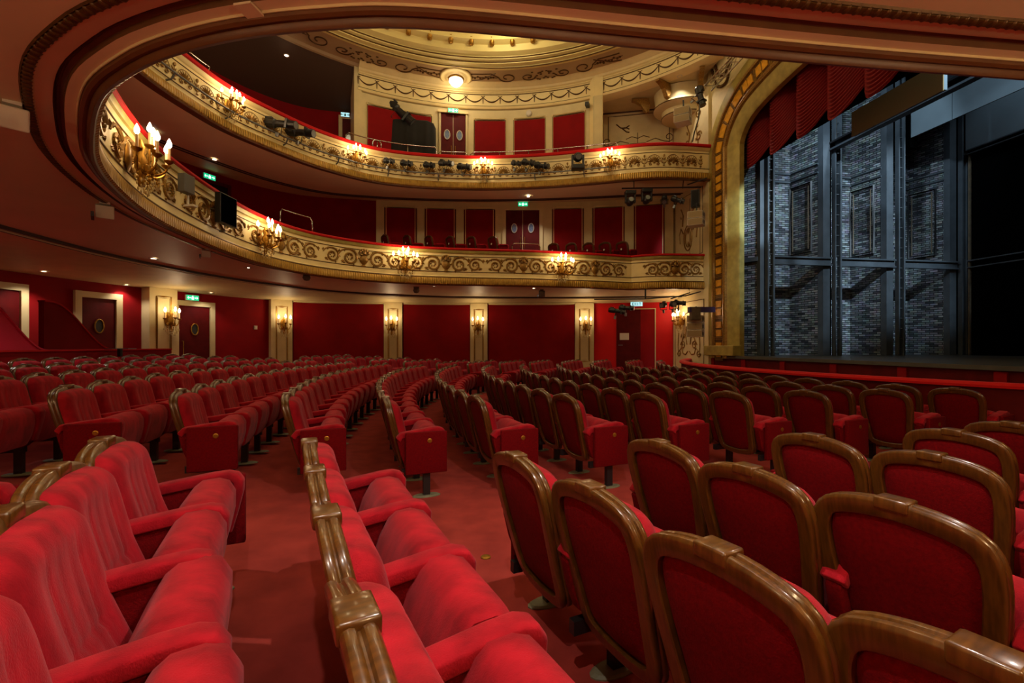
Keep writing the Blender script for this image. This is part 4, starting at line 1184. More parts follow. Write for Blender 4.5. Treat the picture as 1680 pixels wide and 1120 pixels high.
# niche behind the upper stage box: ceiling, canopy with consoles, painted arabesque
nc = MB()
nq = [(5.0, 14.85), (5.3, 15.8), (7.9, 14.95), (7.9, 12.0), (7.0, 13.1), (6.0, 14.1)]
nc.prism(nq, 9.62, 9.66, 'z')
tag(nc.build('ceiling_niche', M_CREAM), kind='structure')
q = MB(); pts = []
for i in range(15):
    a = PI / 2 + PI * i / 14
    pts.append([(7.9 + r * math.cos(a), 14.15 + r * .8 * math.sin(a), z) for r, z in [(1.05, 9.6), (1.0, 9.2), (1.05, 9.16), (1.07, 9.08), (1.0, 9.04), (.8, 9.0), (.77, 8.86), (.8, 8.8), (.72, 8.76), (.0, 8.76)]])
q.grid(pts); cn = q.build('canopy', M_CREAM, sw, smooth=True, fixn=False); cn.data.set_sharp_from_angle(angle=.5)
for r, z in ((1.075, 9.1), (.8, 8.82)):
    MB().tube([(7.9 + r * math.cos(PI / 2 + PI * i / 14), 14.15 + r * .8 * math.sin(PI / 2 + PI * i / 14), z) for i in range(15)], .016, 4).build('canopy_line', M_GILTD, sw)
for (u, v, rz) in ((6.75, 14.5, 2.9), (7.0, 13.6, 3.6), (7.75, 13.05, 4.3)):
    mb = MB().prism([(0, 0), (.12, .02), (.26, .25), (.42, .36), (.55, .40), (.55, .46), (.0, .46), (-.05, .2)], -.07, .07, 'y')
    mb.blob((.06, 0, .06), .09, .09, .09, 5, 8)
    mb.build('console', M_GILT, sw, loc=(u, v, 9.12), rot=(0, 0, rz))
nw = tag(strip(c_wall, c_wall.hit(990), c_wall.len - .02, -.02, 7.0, 9.64, 'wall_niche', M_CREAM, None, 8, .03), kind='structure')
def nrel(x, z, name, paths, r=.012):
    s0 = c_wall.hit(x); mb = MB()
    for P in paths: mb.tube([on(c_wall, s0 + a, -.06, z + b) for a, b in P], r, 4)
    mb.build(name, M_GILTD, nw)
nrel(1046, 8.35, 'arabesque', [[(-.28, 0), (.28, 0), (.28, .12), (-.28, .12), (-.28, 0)], [(0, .12), (0, .5)], [(-.4, .3), (-.2, .38), (0, .3), (.2, .38), (.4, .3)], [(-.3, .15), (-.6, .25), (-.9, .12)] + spiral(-1.05, .25, .16, .04, 1.2, -PI / 2, 18, -1), [(.3, .15), (.6, .25), (.9, .12)] + spiral(1.05, .25, .16, .04, 1.2, -PI / 2, 18, 1), [(-1.05, .1), (-1.05, -1.1)], [(1.05, .1), (1.05, -1.1)], [(0, 0), (0, -1.1)],
     [(-.1 - .45 * math.cos(PI * i / 10) - .45, -.9 + .45 * math.sin(PI * i / 10)) for i in range(11)], [(.55 - .45 * math.cos(PI * i / 10), -.9 + .45 * math.sin(PI * i / 10)) for i in range(11)]])
nrel(1023, 9.05, 'painted_bird', [[(-.25, .16), (-.1, .02), (.05, 0), (.2, .08)], [(-.05, .0), (.1, -.14), (.2, -.16)], [(.0, .02), (.12, .0), (.2, -.05)]], .022)
frame_on(c_wall, c_wall.hit(998), c_wall.hit(1098), -.055, 6.9, 9.5, 'panel_frame', M_GILTD, nw, .014)

# ------------------------------------------------------------------ signs
def sign(x, y, cv, off, z, face, label, wdt=.36, arrow=True, text=None):
    s_ = cv.hit(x)
    r = empty('exit_sign', on(cv, s_, off, z), face_rot(cv, s_), label, 'sign', 'lit exit signs')
    MB().box(0, .05, -wdt / 2, wdt / 2, -.08, .08).build('box', M_WHITE, r)
    MB().box(.05, .054, -wdt / 2 + .01, wdt / 2 - .01, -.07, .07).build('lit_face', face, r)
    g = MB()
    wm = mat('sign_print', lin(235, 250, 245), .5, emit=lin(235, 250, 245), estr=1.2) if face is M_GREEN else mat('sign_print_dark', lin(10, 90, 90), .5)
    if text:
        # block letters EXIT built from strokes
        L = {'E': [(0, 0, .25, 1), (0, 0, 1, .2), (0, .4, .8, .6), (0, .8, 1, 1)], 'I': [(.35, 0, .65, 1)], 'T': [(0, .8, 1, 1), (.36, 0, .64, 1)],
             'X': [(0, 0, .3, .35), (.7, 0, 1, .35), (.3, .35, .7, .65), (0, .65, .3, 1), (.7, .65, 1, 1)]}
        cw = (wdt - .1) / 4
        for i, ch in enumerate(text):
            y0 = -wdt / 2 + .05 + (i + .12) * cw       # reading left to right as seen from the room
            for (a, b, c, d_) in L[ch]: g.box(.054, .057, y0 + a * cw * .75, y0 + c * cw * .75, -.05 + b * .1, -.05 + d_ * .1)
    else:
        for sg in (-1, 1):
            g.add([(.056, sg * .06, -.02), (.056, sg * .06, .02), (.056, sg * .11, .0)], [(0, 1, 2)]); g.add([(.056, sg * .11, -.045), (.056, sg * .11, .045), (.056, sg * .15, .0)], [(0, 1, 2)])
        g.box(.054, .057, -.03, .03, -.05, .03); g.blob((.056, 0, .05), .003, .014, .014, 4, 6)
    g.build('sign_print', wm, r)
    return r
sign(312, 483, c_wall, -.06, 2.68, M_GREEN, 'green lit exit sign above the oval-window door in the stalls')
sign(858, 337, c_wall, -.18, 6.40, M_GREEN, 'green lit exit sign above the middle gallery double door')
sign(743, 186, c_drum, -.14, 9.43, M_GREEN, 'green lit exit sign above the upper gallery double door')
sign(340, 264, c_wall, -.06, 6.3, M_GREEN, 'green lit exit sign at the dark left end of the middle gallery')
sign(1044, 497, c_wall, -.06, 2.78, M_SIGNW, 'pale lit EXIT sign above the doorway in the bright red bay', .42, text='EXIT')
sign(567, 160, c_wall, -.06, 9.42, M_SIGNW, 'pale lit sign at the dark left end of the upper gallery', .3)

# ------------------------------------------------------------------ downlights
def downlight(u, v, z, label, group, energy, spot=120, tilt=None):
    r = empty('downlight', (u, v, z), 0, label, 'downlight', group)
    MB().lathe([(.05, .0), (.085, .0), (.085, -.012), (.055, -.012)], 16, cap=False).build('trim_ring', M_WHITE, r, smooth=False)
    MB().lathe([(.001, -.004), (.052, -.004)], 16, cap=False).build('lens', M_LENS, r)
    if energy: lamp('downlight_lamp', 'SPOT', (0, 0, -.02), energy, (1.0, .87, .76), r, radius=.025, rot=(0, 0, 0), spot=spot, blend=.6)
def soffit_z(u, v):
    # height of the under-balcony ceiling at a plan point: interpolate lip -> ring -> wall
    p = min(range(len(c_lip1.p)), key=lambda i: math.dist(c_lip1.p[i], (u, v))); q_ = min(range(len(c_ring.p)), key=lambda i: math.dist(c_ring.p[i], (u, v))); w = min(range(len(c_wall.p)), key=lambda i: math.dist(c_wall.p[i], (u, v)))
    dl, dr_, dw_ = math.dist(c_lip1.p[p], (u, v)), math.dist(c_ring.p[q_], (u, v)), math.dist(c_wall.p[w], (u, v))
    ins = (c_ring.p[q_][0] - u) * c_ring.n[q_][0] + (c_ring.p[q_][1] - v) * c_ring.n[q_][1] > 0
    if ins: return 3.13 - .14 * max(0, dl - .45) / max(.01, dl - .45 + dr_)
    return 2.96 - .13 * dr_ / (dr_ + dw_)
names = ['first', 'second', 'third', 'fourth', 'fifth']
for k, (x, y) in enumerate([(452, 451), (592, 470), (715, 476), (885, 477), (1072, 479)]):
    s_ = c_lip1.hit(x); u, v = on(c_lip1, s_, .72, 0)[:2]
    downlight(u, v, soffit_z(u, v) - .005, 'small lit downlight under the far balcony edge, %s from the left' % names[k], 'far soffit downlights', 16)
for k, (x, y) in enumerate([(72, 441), (207, 463), (346, 477)]):
    u, v = at_plane_z(x, y, 1.565)
    downlight(u, v, soffit_z(u, v) - .005, 'small lit downlight in the cream ceiling at the back left, %s from the left' % names[k], 'back ceiling downlights', 55 if k == 0 else 22)
for k, (u, v, e) in enumerate([(.78, 1.35, 140), (-.2, .3, 78), (3.1, 1.6, 45)]):
    downlight(u, v, soffit_z(u, v) - .005, 'ceiling downlight above the foreground seats, %s along the near balcony' % names[k], 'near soffit downlights', e, 140)
for k, (u, v) in enumerate([(-4.4, 4.0), (-6.5, 7.0), (-5.6, 9.8)]):
    downlight(u, v, soffit_z(u, v) - .005, 'ceiling downlight over the back rows, %s from the camera' % names[k], 'back row downlights', 75 if k == 1 else 14)
s_ = c_lip2.hit(862); u, v = on(c_lip2, s_, 1.0, 0)[:2]
downlight(u, v, 6.37, 'small lit downlight under the upper balcony above the gallery double door', 'middle gallery downlights', 60)
s_ = c_lip2.hit(252); u, v = at_plane_z(252, 219, 5.02); downlight(u, v, 6.37, 'small lit downlight under the upper balcony above the largest candelabrum', 'middle gallery downlights', 60)
u, v = at_plane_z(352, 262, 5.08); downlight(u, v, 6.42, 'small lit downlight beside the middle gallery exit sign at left', 'middle gallery downlights', 6)
u, v = at_plane_z(1115, 125, 8.27); downlight(u, v, 9.61, 'small lit downlight in the cream niche ceiling beside the arch', None, 70)
for (x, y, lb) in ((470, 88, 'lit downlight on the dark upper gallery ceiling, nearer the gilded ring'), (443, 118, 'lit downlight on the dark upper gallery ceiling, farther from the gilded ring')):
    u, v = at_plane_z(x, y, 8.62); downlight(u, v, 9.9, lb, 'upper gallery downlights', 5)

# ------------------------------------------------------------------ gallery handrails
def rail(pts, label, r=.018, posts=()):
    c = pts[0]; o = empty('handrail', c, 0, label, 'handrail', 'gallery handrails')
    par(MB().tube(pts, r, 6).build('tube', M_CHROME, None, smooth=True), o)
    for q in posts: par(MB().tube([q, (q[0], q[1], q[2] - .5)], r * .9, 6).build('post', M_CHROME, None, smooth=True), o)
def rail_on(cv, xa, xb, off, z0, z1, label, posts=0):
    s0, s1 = cv.hit(xa), cv.hit(xb)
    P = [on(cv, s0, off, z0), on(cv, s0, off, z1 - .08), on(cv, s0 + (s1 - s0) * .02 + .04, off, z1)]
    P += [on(cv, s0 + (s1 - s0) * i / 10, off, z1) for i in range(1, 10)]
    P += [on(cv, s1 - .06, off, z1), on(cv, s1, off, z1 - .08), on(cv, s1, off, z0)]
    rail(P, label, .018, [on(cv, s0 + (s1 - s0) * (k + 1) / (posts + 1), off, z1) for k in range(posts)])
rail_on(c_lip1, 471, 520, .2, 4.1, 4.52, 'short chrome handrail loop above the lower balcony rail at left')
rail_on(c_lip2, 355, 296, .2, 7.3, 7.62, 'chrome handrail at the far left end of the upper balcony')
rail_on(c_lip2, 575, 716, .35, 7.3, 7.75, 'chrome handrail in front of the black draped table', 2)
rail_on(c_lip2, 615, 628, .3, 7.3, 7.72, 'small chrome handrail loop in front of the black draped table')
rail_on(c_lip2, 719, 766, .35, 7.3, 7.62, 'chrome handrail in front of the upper gallery double door')
rail_on(c_lip2, 771, 1012, .35, 7.3, 7.64, 'long chrome handrail in front of the upper gallery red panels', 4)
rail_on(c_lip1, 843, 893, .5, 4.1, 4.42, 'chrome handrail in front of the middle gallery double door')

# ================================================================== EQUIPMENT
def xq(d):
    return Vector(d).to_track_quat('X', 'Z').to_euler()
def spotlight(loc, tgt, L, r, label, group, rig=True):
    o = empty('spotlight', loc, 0, label, 'spotlight', group)
    o.rotation_euler = xq(Vector(tgt) - Vector(loc))
    MB().lathe([(.0, -L / 2), (r * .8, -L / 2), (r * 1.05, -L / 2 + .04), (r * 1.05, -L * .12), (r * .8, -L * .08), (r * .78, L * .2), (r * .9, L * .22), (r * .95, L / 2)], 14, axis='x').build('body', M_BLACK, o, smooth=False)
    MB().lathe([(.001, L / 2 + .002), (r * .8, L / 2 + .002)], 14, axis='x', cap=False).build('lens', M_STEEL, o)
    MB().box(-L * .42, -L * .2, -r * .6, r * .6, r * .9, r * 1.3).build('top_fin', M_BLACK, o); MB().box(L * .24, L * .3, -r * 1.05, r * 1.05, -r * 1.05, r * 1.05).build('gel_frame', M_BLACK, o)
    MB().tube([(-.02, -r * 1.3, 0), (-.02, -r * 1.3, -r * 2.0), (-.02, r * 1.3, -r * 2.0), (-.02, r * 1.3, 0)], .012, 4).build('yoke', M_BLACK, o)
    MB().box(-.05, .01, -.025, .025, -r * 2.0 - .1, -r * 2.0).build('clamp', M_STEEL, o)
    return o
# pipe along the upper balcony front
sa, sb = c_lip2.hit(226), c_lip2.hit(1000)
pp = empty('lighting_pipe', on(c_lip2, sb, -.13, 6.74), 0, 'thin steel lighting pipe along the upper balcony front', 'pipe')
par(MB().tube([on(c_lip2, sa + (sb - sa) * i / 50, -.13, 6.72) for i in range(51)], .022, 6).build('tube', M_STEEL, None, smooth=True), pp)
for k in range(9):
    s_ = sa + (sb - sa) * (k + .5) / 9
    par(MB().tube([on(c_lip2, s_, -.13, 6.72), on(c_lip2, s_, -.05, 6.6), on(c_lip2, s_, .06, 6.58)], .02, 5).build('bracket', M_STEEL, None), pp)
TGT = (9.5, 8.0, 1.2)
for k, (x, y, L, r) in enumerate([(448, 203, .95, .11), (482, 217, .85, .11), (636, 264, .36, .075), (666, 268, .40, .08), (704, 271, .38, .08), (732, 268, .52, .085), (762, 274, .50, .085), (848, 268, .34, .07), (868, 267, .46, .085), (890, 272, .50, .085)]):
    s_ = c_lip2.hit(x); p = on(c_lip2, s_, -.24, 0); zz = hgt(y, p[0] * SP + p[1] * CP)
    tg = (9.5, 8.0, 4.6)
    spotlight((p[0], p[1], zz), tg, L, r, 'black theatre spotlight on the upper balcony pipe, %s from the left' % ORD[k], 'upper balcony spotlights')
def moving_head(x, y, cv_depth, label, up, sc=1.0):
    d = ray(x); loc = (d[0] * cv_depth, d[1] * cv_depth, hgt(y, cv_depth))
    o = empty('moving_head_light', loc, -PHI, label, 'stage light', 'moving head lights')
    o.scale = (sc, sc, sc * (1 if up else -1))
    MB().box(-.2, .2, -.14, .14, -.30, -.16).build('base', M_BLACK, o, bevel=.02)
    for s in (-1, 1): MB().box(s * .17 - .03, s * .17 + .03, -.08, .08, -.17, .16).build('yoke_arm', M_BLACK, o, bevel=.015)
    MB().lathe([(.0, -.17), (.10, -.16), (.145, -.08), (.15, .02), (.13, .13), (.11, .18), (0, .18)], 14, axis='y', cap=False).build('head', M_BLACK, o, (0), loc=(0, 0, .1), rot=(.25, 0, 0))
    MB().lathe([(.001, -.175), (.09, -.175)], 14, axis='y', cap=False).build('lens', M_STEEL, o, loc=(0, 0, .1), rot=(.25, 0, 0))
    return o
moving_head(948, 263, c_lip2.depth(c_lip2.hit(948)) - .35, 'large black moving head light standing at the upper balcony rail', True, .95)
moving_head(1034, 326, 14.0, 'black moving head light hanging under the upper balcony, left of its twin', False, .8)
moving_head(1061, 323, 14.0, 'black moving head light hanging under the upper balcony, right of its twin', False, .8)
def at_depth(x, y, z): d = ray(x); return (d[0] * z, d[1] * z, hgt(y, z))
bar = empty('lighting_bar', at_depth(1000, 309, 14.0), 0, 'black cross bar carrying two moving heads under the upper balcony', 'bar')
par(MB().tube([at_depth(1020, 309, 14.0), at_depth(1150, 307, 13.9)], .022, 6).tube([at_depth(1040, 309, 14.0), at_depth(1040, 292, 14.0)], .015, 5).tube([at_depth(1120, 309, 14.0), at_depth(1122, 292, 14.0)], .015, 5).tube([at_depth(1128, 303, 13.9), at_depth(1160, 292, 13.4)], .02, 5).build('tube', M_BLACK, None), bar)
for k, (x, y, z, tx) in enumerate([(1090, 327, 13.9, (4, 8, 1)), (1112, 328, 13.9, (11, 10, 3.5))]):
    spotlight(at_depth(x, y, z), tx, .4, .08, 'black spotlight on the bar under the upper balcony, %s' % ['beside the moving heads', 'nearest the stage'][k], 'gallery bar spotlights')
o = empty('loudspeaker', at_depth(1141, 340, 13.6), -PHI - .5, 'slim black loudspeaker hung under the upper balcony beside the arch', 'loudspeaker')
MB().box(-.12, .12, -.1, .1, 0, .5).build('cabinet', M_BLACK, o, bevel=.01)
MB().box(-.1, .1, -.11, -.1, .02, .48).build('grille', M_BLACKC, o)
# lower bar below the lower balcony
bar2 = empty('lighting_bar', at_depth(975, 491, 14.2), 0, 'thin black bar with spotlights in front of the exit doorway', 'bar')
par(MB().tube([at_depth(975, 491, 14.2), at_depth(1060, 490, 14.0), at_depth(1125, 485, 13.7), at_depth(1150, 478, 13.5)], .02, 6).tube([at_depth(1059, 490, 14.0), at_depth(1059, 474, 14.0)], .025, 5).tube([at_depth(1100, 490, 13.8), at_depth(1132, 480, 13.6), at_depth(1130, 472, 13.6)], .018, 5).build('tube', M_BLACK, None), bar2)
for k, (x, y, tx, L) in enumerate([(1012, 510, (12, 10, 1), .5), (1028, 505, (12, 9, 2), .45), (1088, 500, (3, 9, 1.5), .4), (1104, 499, (5, 6, 2), .4), (1115, 497, (12, 10, 2), .36)]):
    spotlight(at_depth(x, y, 13.9), tx, L, .075, 'black spotlight on the low bar by the exit doorway, %s from the left' % ORD[k], 'low bar spotlights')
# white line-array loudspeakers
def line_array(x, y0, y1, z, n, label, tilt=.0, w=.42):
    loc = at_depth(x, (y0 + y1) / 2, z); H_ = (y1 - y0) / F * z
    o = empty('line_array_loudspeaker', loc, -PHI, label, 'loudspeaker', 'white line array loudspeakers')
    o.rotation_euler = (0, tilt, -PHI)
    h = H_ / n
    for k in range(n):
        z0 = -H_ / 2 + k * h
        c = MB().prism([(-.30, -.02), (.06, -.22), (.26, .06), (-.08, .3)], z0 + .008, z0 + h - .008, 'z').build('cabinet', M_WHITE, o, bevel=.006)
        s = MB()
        for t in range(2): s.add([(.08 + .065 * t, -.205 + .09 * t, z0 + h * .25), (.12 + .065 * t, -.145 + .09 * t, z0 + h * .25), (.12 + .065 * t, -.145 + .09 * t, z0 + h * .7), (.08 + .065 * t, -.205 + .09 * t, z0 + h * .7)], [(0, 1, 2, 3)])
        s.build('vent_slots', M_BLACK, c)
        MB().add([(-.29, -.032, z0 + .02), (.05, -.222, z0 + .02), (.05, -.222, z0 + h - .02), (-.29, -.032, z0 + h - .02)], [(0, 1, 2, 3)]).build('grille', mat('beige_grille', lin(150, 128, 88), .7), c)
    MB().tube([(0, .05, H_ / 2), (0, .05, H_ / 2 + .25), (.12, .35, H_ / 2 + .25)], .025, 5).build('bracket', M_BLACK, o)
    return o
line_array(1143, 517, 553, 13.4, 3, 'white stacked loudspeaker on the cream wall at stalls level beside the arch')
line_array(1144, 347, 371, 13.4, 2, 'white stacked loudspeaker on the cream wall at middle gallery level beside the arch')
line_array(1122, 178, 203, 13.0, 2, 'white stacked loudspeaker at upper gallery level beside the arch', 0)
o = empty('purple_bracket', at_depth(1150, 507, 13.2), -PHI, 'dark violet bracket arm above the white loudspeaker at stalls level', 'bracket')
MB().box(-.36, .38, -.08, .08, -.09, .06).build('arm', mat('violet_paint', lin(62, 48, 92), .5), o)
MB().box(-.3, -.05, -.1, .1, -.3, .05).build('box', M_SETRUST, o)
# aluminium truss by the arch
def truss(a, b, w, label):
    o = empty('truss', a, 0, label, 'truss')
    A_, B_ = Vector(a), Vector(b); t = (B_ - A_).normalized(); e1 = t.cross(Vector((0, 0, 1))).normalized(); e2 = t.cross(e1)
    cs = [e1 * w, e1 * -w * .5 + e2 * w * .87, e1 * -w * .5 - e2 * w * .87]
    m = mat('aluminium', lin(190, 178, 150), .3, metal=.6)
    for c in cs: par(MB().tube([A_ + c, B_ + c], .025, 6).build('chord', m, None, smooth=True), o)
    lc = MB(); n = 7
    for i in range(n):
        p = A_ + (B_ - A_) * (i / n); q_ = A_ + (B_ - A_) * ((i + 1) / n)
        for k in range(3): lc.tube([p + cs[k], q_ + cs[(k + 1) % 3]], .012, 4)
    par(lc.build('lacing', m, None), o)
truss(at_depth(1163, 142, 13.2), at_depth(1228, 72, 11.7), .14, 'aluminium lattice truss rising beside the gilded arch')
spotlight(at_depth(1149, 158, 13.1), at_depth(1156, 185, 13.0), .6, .10, 'black spotlight hanging at the foot of the aluminium truss', None)
o = empty('cable', at_depth(1146, 170, 13.0), 0, 'black cable hanging beside the upper white loudspeaker', 'cable')
par(MB().tube([at_depth(1148, 172, 13.0), at_depth(1146, 195, 13.0), at_depth(1139, 218, 12.9), at_depth(1136, 232, 12.8)], .02, 5).build('strand', M_BLACK, None), o)

# black draped table with a follow spot in the upper gallery
zt = 15.6
def gp(x, z): d = ray(x); return (d[0] * z, d[1] * z)
t_ = empty('draped_table', gp(660, zt) + (7.0,), -PHI, 'table draped in black cloth in the upper gallery', 'table')
mb = MB(); R = []
W0 = (712 - 606) / F * zt / 2
for i in range(41):
    f = i / 40; x = -W0 + 2 * W0 * f
    top = hgt(181 if f < .06 else 197 + 6 * f + (4 * (f - .9) * 10 if f > .9 else 0), zt) - 7.0
    wv = .03 * math.sin(f * 26) + .02 * math.sin(f * 61)
    R.append([(x * (1.02 if f < .9 else 1.06), -.30 + wv, 0), (x, -.27 + wv * .7, top * .55), (x, -.24 + wv * .2, top - .05), (x, -.2, top), (x, .3, top + .04), (x, .34, 0)])
mb.grid(R); mb.f.append(tuple(range(6))); mb.f.append(tuple(40 * 6 + k for k in range(6))[::-1])
mb.build('black_cloth', M_BLACKC, t_, smooth=True)
fs = spotlight(at_depth(656, 184, 15.45), at_depth(690, 212, 15.35), 1.25, .16, 'long grey follow spot tilted down over the black draped table', None)
fs.name = 'follow_spot'; fs['category'] = 'spotlight'
MB().tube([(-.02, 0, -.2), (-.02, 0, -.6)], .04, 8).build('stand', M_STEEL, fs)
o = empty('monitor_box', at_depth(633, 190, 15.7), -PHI, 'small dark box behind the follow spot', 'box')
MB().box(-.22, .22, -.12, .12, -.12, .12).build('case', M_VOID, o, bevel=.01)

# lower balcony front: black monitor and small grey speaker on brackets
s_ = c_lip1.hit(357); o = empty('hanging_loudspeaker', on(c_lip1, s_, -.14, 3.5), face_rot(c_lip1, s_) - .15, 'flat black loudspeaker fixed to the lower balcony front', 'loudspeaker')
MB().box(-.05, .06, -.23, .23, 0, .54).build('cabinet', M_BLACK, o, bevel=.012); MB().box(.06, .066, -.21, .21, .02, .52).build('grille', M_VOID, o)
MB().tube([(-.02, .0, .0), (-.02, .0, -.1), (-.12, .0, -.1)], .018, 5).build('bracket', M_STEEL, o)
s_ = c_lip1.hit(289); o = empty('small_loudspeaker', on(c_lip1, s_, -.12, 3.66), face_rot(c_lip1, s_) - .3, 'small grey loudspeaker on a white bracket on the lower balcony front', 'loudspeaker')
MB().box(-.04, .08, -.1, .1, -.02, .26).build('cabinet', mat('grey_plastic', lin(84, 82, 76), .5), o, bevel=.01)
MB().box(-.06, -.04, .1, .13, -.18, .3).box(-.06, .1, .04, .13, -.2, -.17).build('bracket', M_WHITE, o)
# devices under the balcony
def soff_dev(x, y, dz, label, m, sc, grp='ceiling devices', dome=False):
    u, v = at_plane_z(x, y, dz)
    o = empty('ceiling_device', (u, v, soffit_z(u, v)), math.atan2(-v, -u), label, 'device', grp); o.scale = (sc, sc, sc)
    MB().box(-.05, .05, -.05, .05, -.03, 0).build('mount', m, o)
    if dome: MB().lathe([(.0, -.12), (.04, -.11), (.06, -.07), (.05, -.03), (0, -.02)], 12, cap=False).build('head', m, o, smooth=True)
    else:
        MB().box(-.02, .10, -.09, .09, -.19, -.03).build('case', m, o, bevel=.012, rot=(0, .35, 0)); MB().box(-.13, .13, -.13, -.10, -.22, -.16).build('bracket', M_BLACK, o)
soff_dev(20, 185, 1.72, 'white box device hanging from the near soffit at the left edge', M_WHITE, 1.0)
soff_dev(172, 350, 1.66, 'white box device hanging under the balcony left of the loudspeaker', M_WHITE, 1.0)
soff_dev(338, 420, 1.66, 'small beige device under the balcony above the oval-window door', M_WHITE, .8)
soff_dev(503, 456, 1.68, 'small brown dome device under the balcony, left of its twin', M_SETRUST, 1.6, dome=True)
soff_dev(683, 474, 1.70, 'small brown dome device under the balcony, right of its twin', M_SETRUST, 1.6, dome=True)
soff_dev(889, 478, 1.70, 'small beige device beside the fourth far downlight', M_SETRUST, 1.1)
# little fittings
def fit(cv, x, off, z, mb, m, name, label, cat):
    s_ = cv.hit(x); o = mb.build(name, m, None, loc=on(cv, s_, off, z), rot=(0, 0, face_rot(cv, s_))); return tag(o, label, cat)
fit(c_wall, 419, -.01, 1.9, MB().box(0, .02, -.05, .05, -.06, .06).box(.02, .03, -.03, .03, -.03, .03), M_WHITE, 'wall_switch', 'small white switch plate on the red wall beside the second pilaster', 'switch')
fit(c_drum, 868, -.01, 9.42, MB().lathe([(.0, .08), (.07, .08), (.1, .06), (.11, .0)], 16, axis='x', cap=False), M_WHITE, 'smoke_alarm', 'round white alarm above the upper gallery red panels', 'alarm')
fit(c_drum, 966, -.1, 9.35, MB().box(-.1, .02, -.02, .02, -.02, .02).box(.0, .2, -.06, .06, -.07, .05), M_BLACK, 'security_camera', 'small dark camera on the pier beside the upper gallery panels', 'camera')
u, v = at_plane_z(293, 1068, -1.33)
fv = empty('floor_vent', (u, v, floor_z(u, v) + .004), .4, 'oval metal floor vent beside the first foreground row', 'vent')
q_ = MB().lathe([(.0, .0), (.13, .0), (.13, .006), (.0, .008)], 24, cap=False); q_.v = [(x * .7, y, z) for x, y, z in q_.v]
q_.build('plate', mat('dusty_red_metal', lin(132, 50, 46), .6), fv)
for k in range(6): MB().box(-.05, .05, -.06 + .022 * k, -.052 + .022 * k, .008, .010).build('slot', M_VOID, fv)
u, v = at_plane_z(797, 914, -1.33)
tag(MB().lathe([(.0, 0), (.032, 0), (.03, .006), (.02, .008), (0, .008)], 16, cap=False).build('floor_stud', M_GOLD, None, loc=(u, v, floor_z(u, v))), 'round brass floor stud in the carpet beside the end panel', 'stud')
# cover plates on the near soffit bands
for x, y in ((422, 33),):
    u, v = at_plane_z(x, y, 1.77); k = min(range(len(c_lip1.p)), key=lambda i: math.dist(c_lip1.p[i], (u, v)))
    MB().box(-.09, .10, -.05, .05, -.012, .0).build('cover_plate', M_SOFFIT, cl, loc=(c_lip1.p[k][0] + c_lip1.n[k][0] * .1, c_lip1.p[k][1] + c_lip1.n[k][1] * .1, 3.105), rot=(0, 0, math.atan2(c_lip1.n[k][1], c_lip1.n[k][0])))

# back partition with two swept wings
def arc_hit(R, x):
    d = ray(x); a = d[0] ** 2 + d[1] ** 2; b = -2 * (d[0] * CC[0] + d[1] * CC[1]); c = CC[0] ** 2 + CC[1] ** 2 - R * R
    t = (-b + math.sqrt(b * b - 4 * a * c)) / (2 * a); return math.asin((d[1] * t - CC[1]) / R)
def arc_wall(R, a0, a1, zf, th, name, m, root, n=40, z0=.25, cap=None):
    mb = MB(); RR = []; CR = []
    for i in range(n + 1):
        a = a0 + (a1 - a0) * i / n; zt_ = zf(i / n)
        p = lambda r, z: (CC[0] - r * math.cos(a), CC[1] + r * math.sin(a), z)
        RR.append([p(R, z0), p(R, zt_), p(R + th, zt_), p(R + th, z0)]); CR.append([p(R - .02, zt_), p(R - .02, zt_ + .03), p(R + th + .02, zt_ + .03), p(R + th + .02, zt_)])
    mb.grid(RR); mb.f.append((0, 1, 2, 3)); k = 4 * n; mb.f.append((k + 3, k + 2, k + 1, k))
    par(mb.build(name, m, None, smooth=False), root)
    if cap: par(MB().grid(CR, closed_v=True).build('cap', cap, None), root)
R0 = 21.9
a_l, a_r = arc_hit(R0, -250), arc_hit(R0, 281)
bp_ = empty('back_partition', (CC[0] - R0, CC[1], .3), 0, 'long low red partition behind the last row of seats', 'partition')
arc_wall(R0, a_l, a_r, lambda f: 1.22, .1, 'panel', M_RED, bp_, 40, cap=M_RAIL)
def sw_(f): return 1.22 + .95 * (1 - (lambda t: t * t * (3 - 2 * t))(max(0, min(1, f))))
w1_ = empty('swept_wing', (CC[0] - R0 - .3, CC[1] - 2, .3), 0, 'red swept screen coloured as brightly lit behind the partition at the left edge', 'screen', 'swept red screens')
arc_wall(R0 + .25, arc_hit(R0 + .25, -130), arc_hit(R0 + .25, 78), lambda f: sw_((f - .35) / .65), .14, 'panel', mat('lit_red_paint', lin(206, 22, 62), .7), w1_, 40, cap=mat('lit_red_paint', lin(206, 22, 62), .7))  # brightness put into the colour: a lit copy of the partition red
w2_ = empty('swept_wing', (CC[0] - R0 - .9, CC[1] + 1, .3), 0, 'dark red swept screen behind the partition, right of the brighter one', 'screen', 'swept red screens')
arc_wall(R0 + .9, arc_hit(R0 + .9, 72), arc_hit(R0 + .9, 184), lambda f: sw_((f - .1) / .9), .1, 'panel', M_RED, w2_, 40, cap=M_RAIL)
dk = empty('reading_shelf', gp(196, 9.2) + (1.2,), -PHI, 'thin grey shelf with a small lamp behind the partition', 'shelf')
MB().box(-.22, .26, -.1, .1, .05, .065).build('board', M_STEEL, dk); MB().box(-.02, .04, -.03, .03, -.1, .05).build('support', M_BLACK, dk)

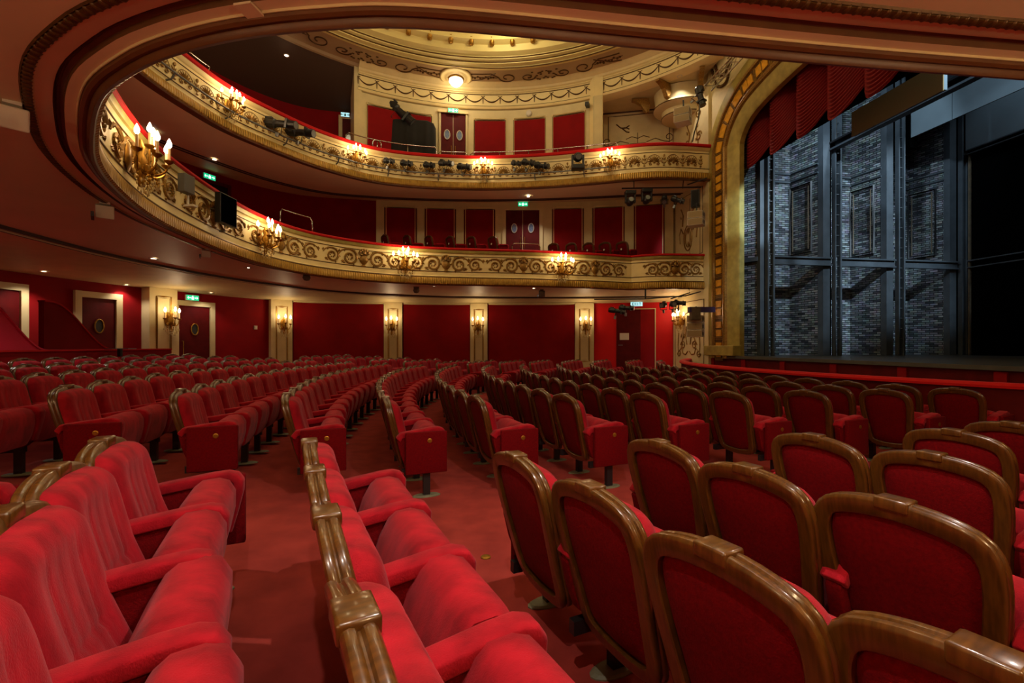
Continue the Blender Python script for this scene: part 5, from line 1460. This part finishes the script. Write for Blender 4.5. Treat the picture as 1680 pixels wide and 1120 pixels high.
# pilaster sconces mirrored behind the camera, unseen, added to warm the near soffit
NEAR_S = ['fourth', 'third', 'second', 'first']
for k, (x, lb) in enumerate(((-5.0, 'far back'), (-1.8, 'behind'), (1.24, 'beside'), (4.6, 'towards the stage from'))):
    i = min(range(len(c_wall.p)), key=lambda j: math.dist(c_wall.p[j], (x, -1.1)))
    s_ = c_wall.len * i / (len(c_wall.p) - 1)
    strip(c_wall, s_ - .33, s_ + .33, 0, 0, 2.84, 'pilaster', M_CREAM, w0, 2, .2)
    candle_light(SML, on(c_wall, s_, -.21, 2.03), face_rot(c_wall, s_), 'added unseen gilt wall sconce on the near side wall, %s the photographer' % lb, 'added near wall sconces', 42, 1.15)

# invented hanging light, unseen above the frame, added to brighten the balcony fronts
ch = empty('added_chandelier', (DC[0], DC[1], 8.9), 0, 'added gilt hanging light under the dome, unseen above the stalls', 'added_chandelier')
MB().tube([(0, 0, 4.3), (0, 0, .9)], .03, 6).build('chain', M_GOLD, ch)
MB().lathe([(.05, .9), (.12, .7), (.06, .4), (.2, .1), (.28, -.1), (.1, -.35), (.02, -.45)], 14).build('stem', M_GOLD, ch, smooth=True)
MB().tube([(.9 * math.cos(2 * PI * i / 32), .9 * math.sin(2 * PI * i / 32), .25) for i in range(32)], .03, 6, True).build('hoop', M_GOLD, ch, smooth=True)
for k in range(12):
    a = 2 * PI * k / 12; c, s = math.cos(a), math.sin(a)
    MB().tube([(.15 * c, .15 * s, .1), (.5 * c, .5 * s, .05), (.9 * c, .9 * s, .25)], .018, 5).build('arm', M_GOLD, ch)
    MB().lathe([(.02, .25), (.02, .42)], 8, (.9 * c, .9 * s, 0)).build('candle', M_CANDLE, ch)
    MB().lathe([(.01, .42), (.035, .46), (.03, .5), (.004, .56)], 8, (.9 * c, .9 * s, 0)).build('bulb', M_BULB, ch)
for k in range(3):
    a = 2 * PI * k / 3 + .5
    lamp('added_fill_lamp', 'POINT', (1.15 * math.cos(a), 1.15 * math.sin(a), .3), 85, (1.0, .82, .56), ch, radius=.3)
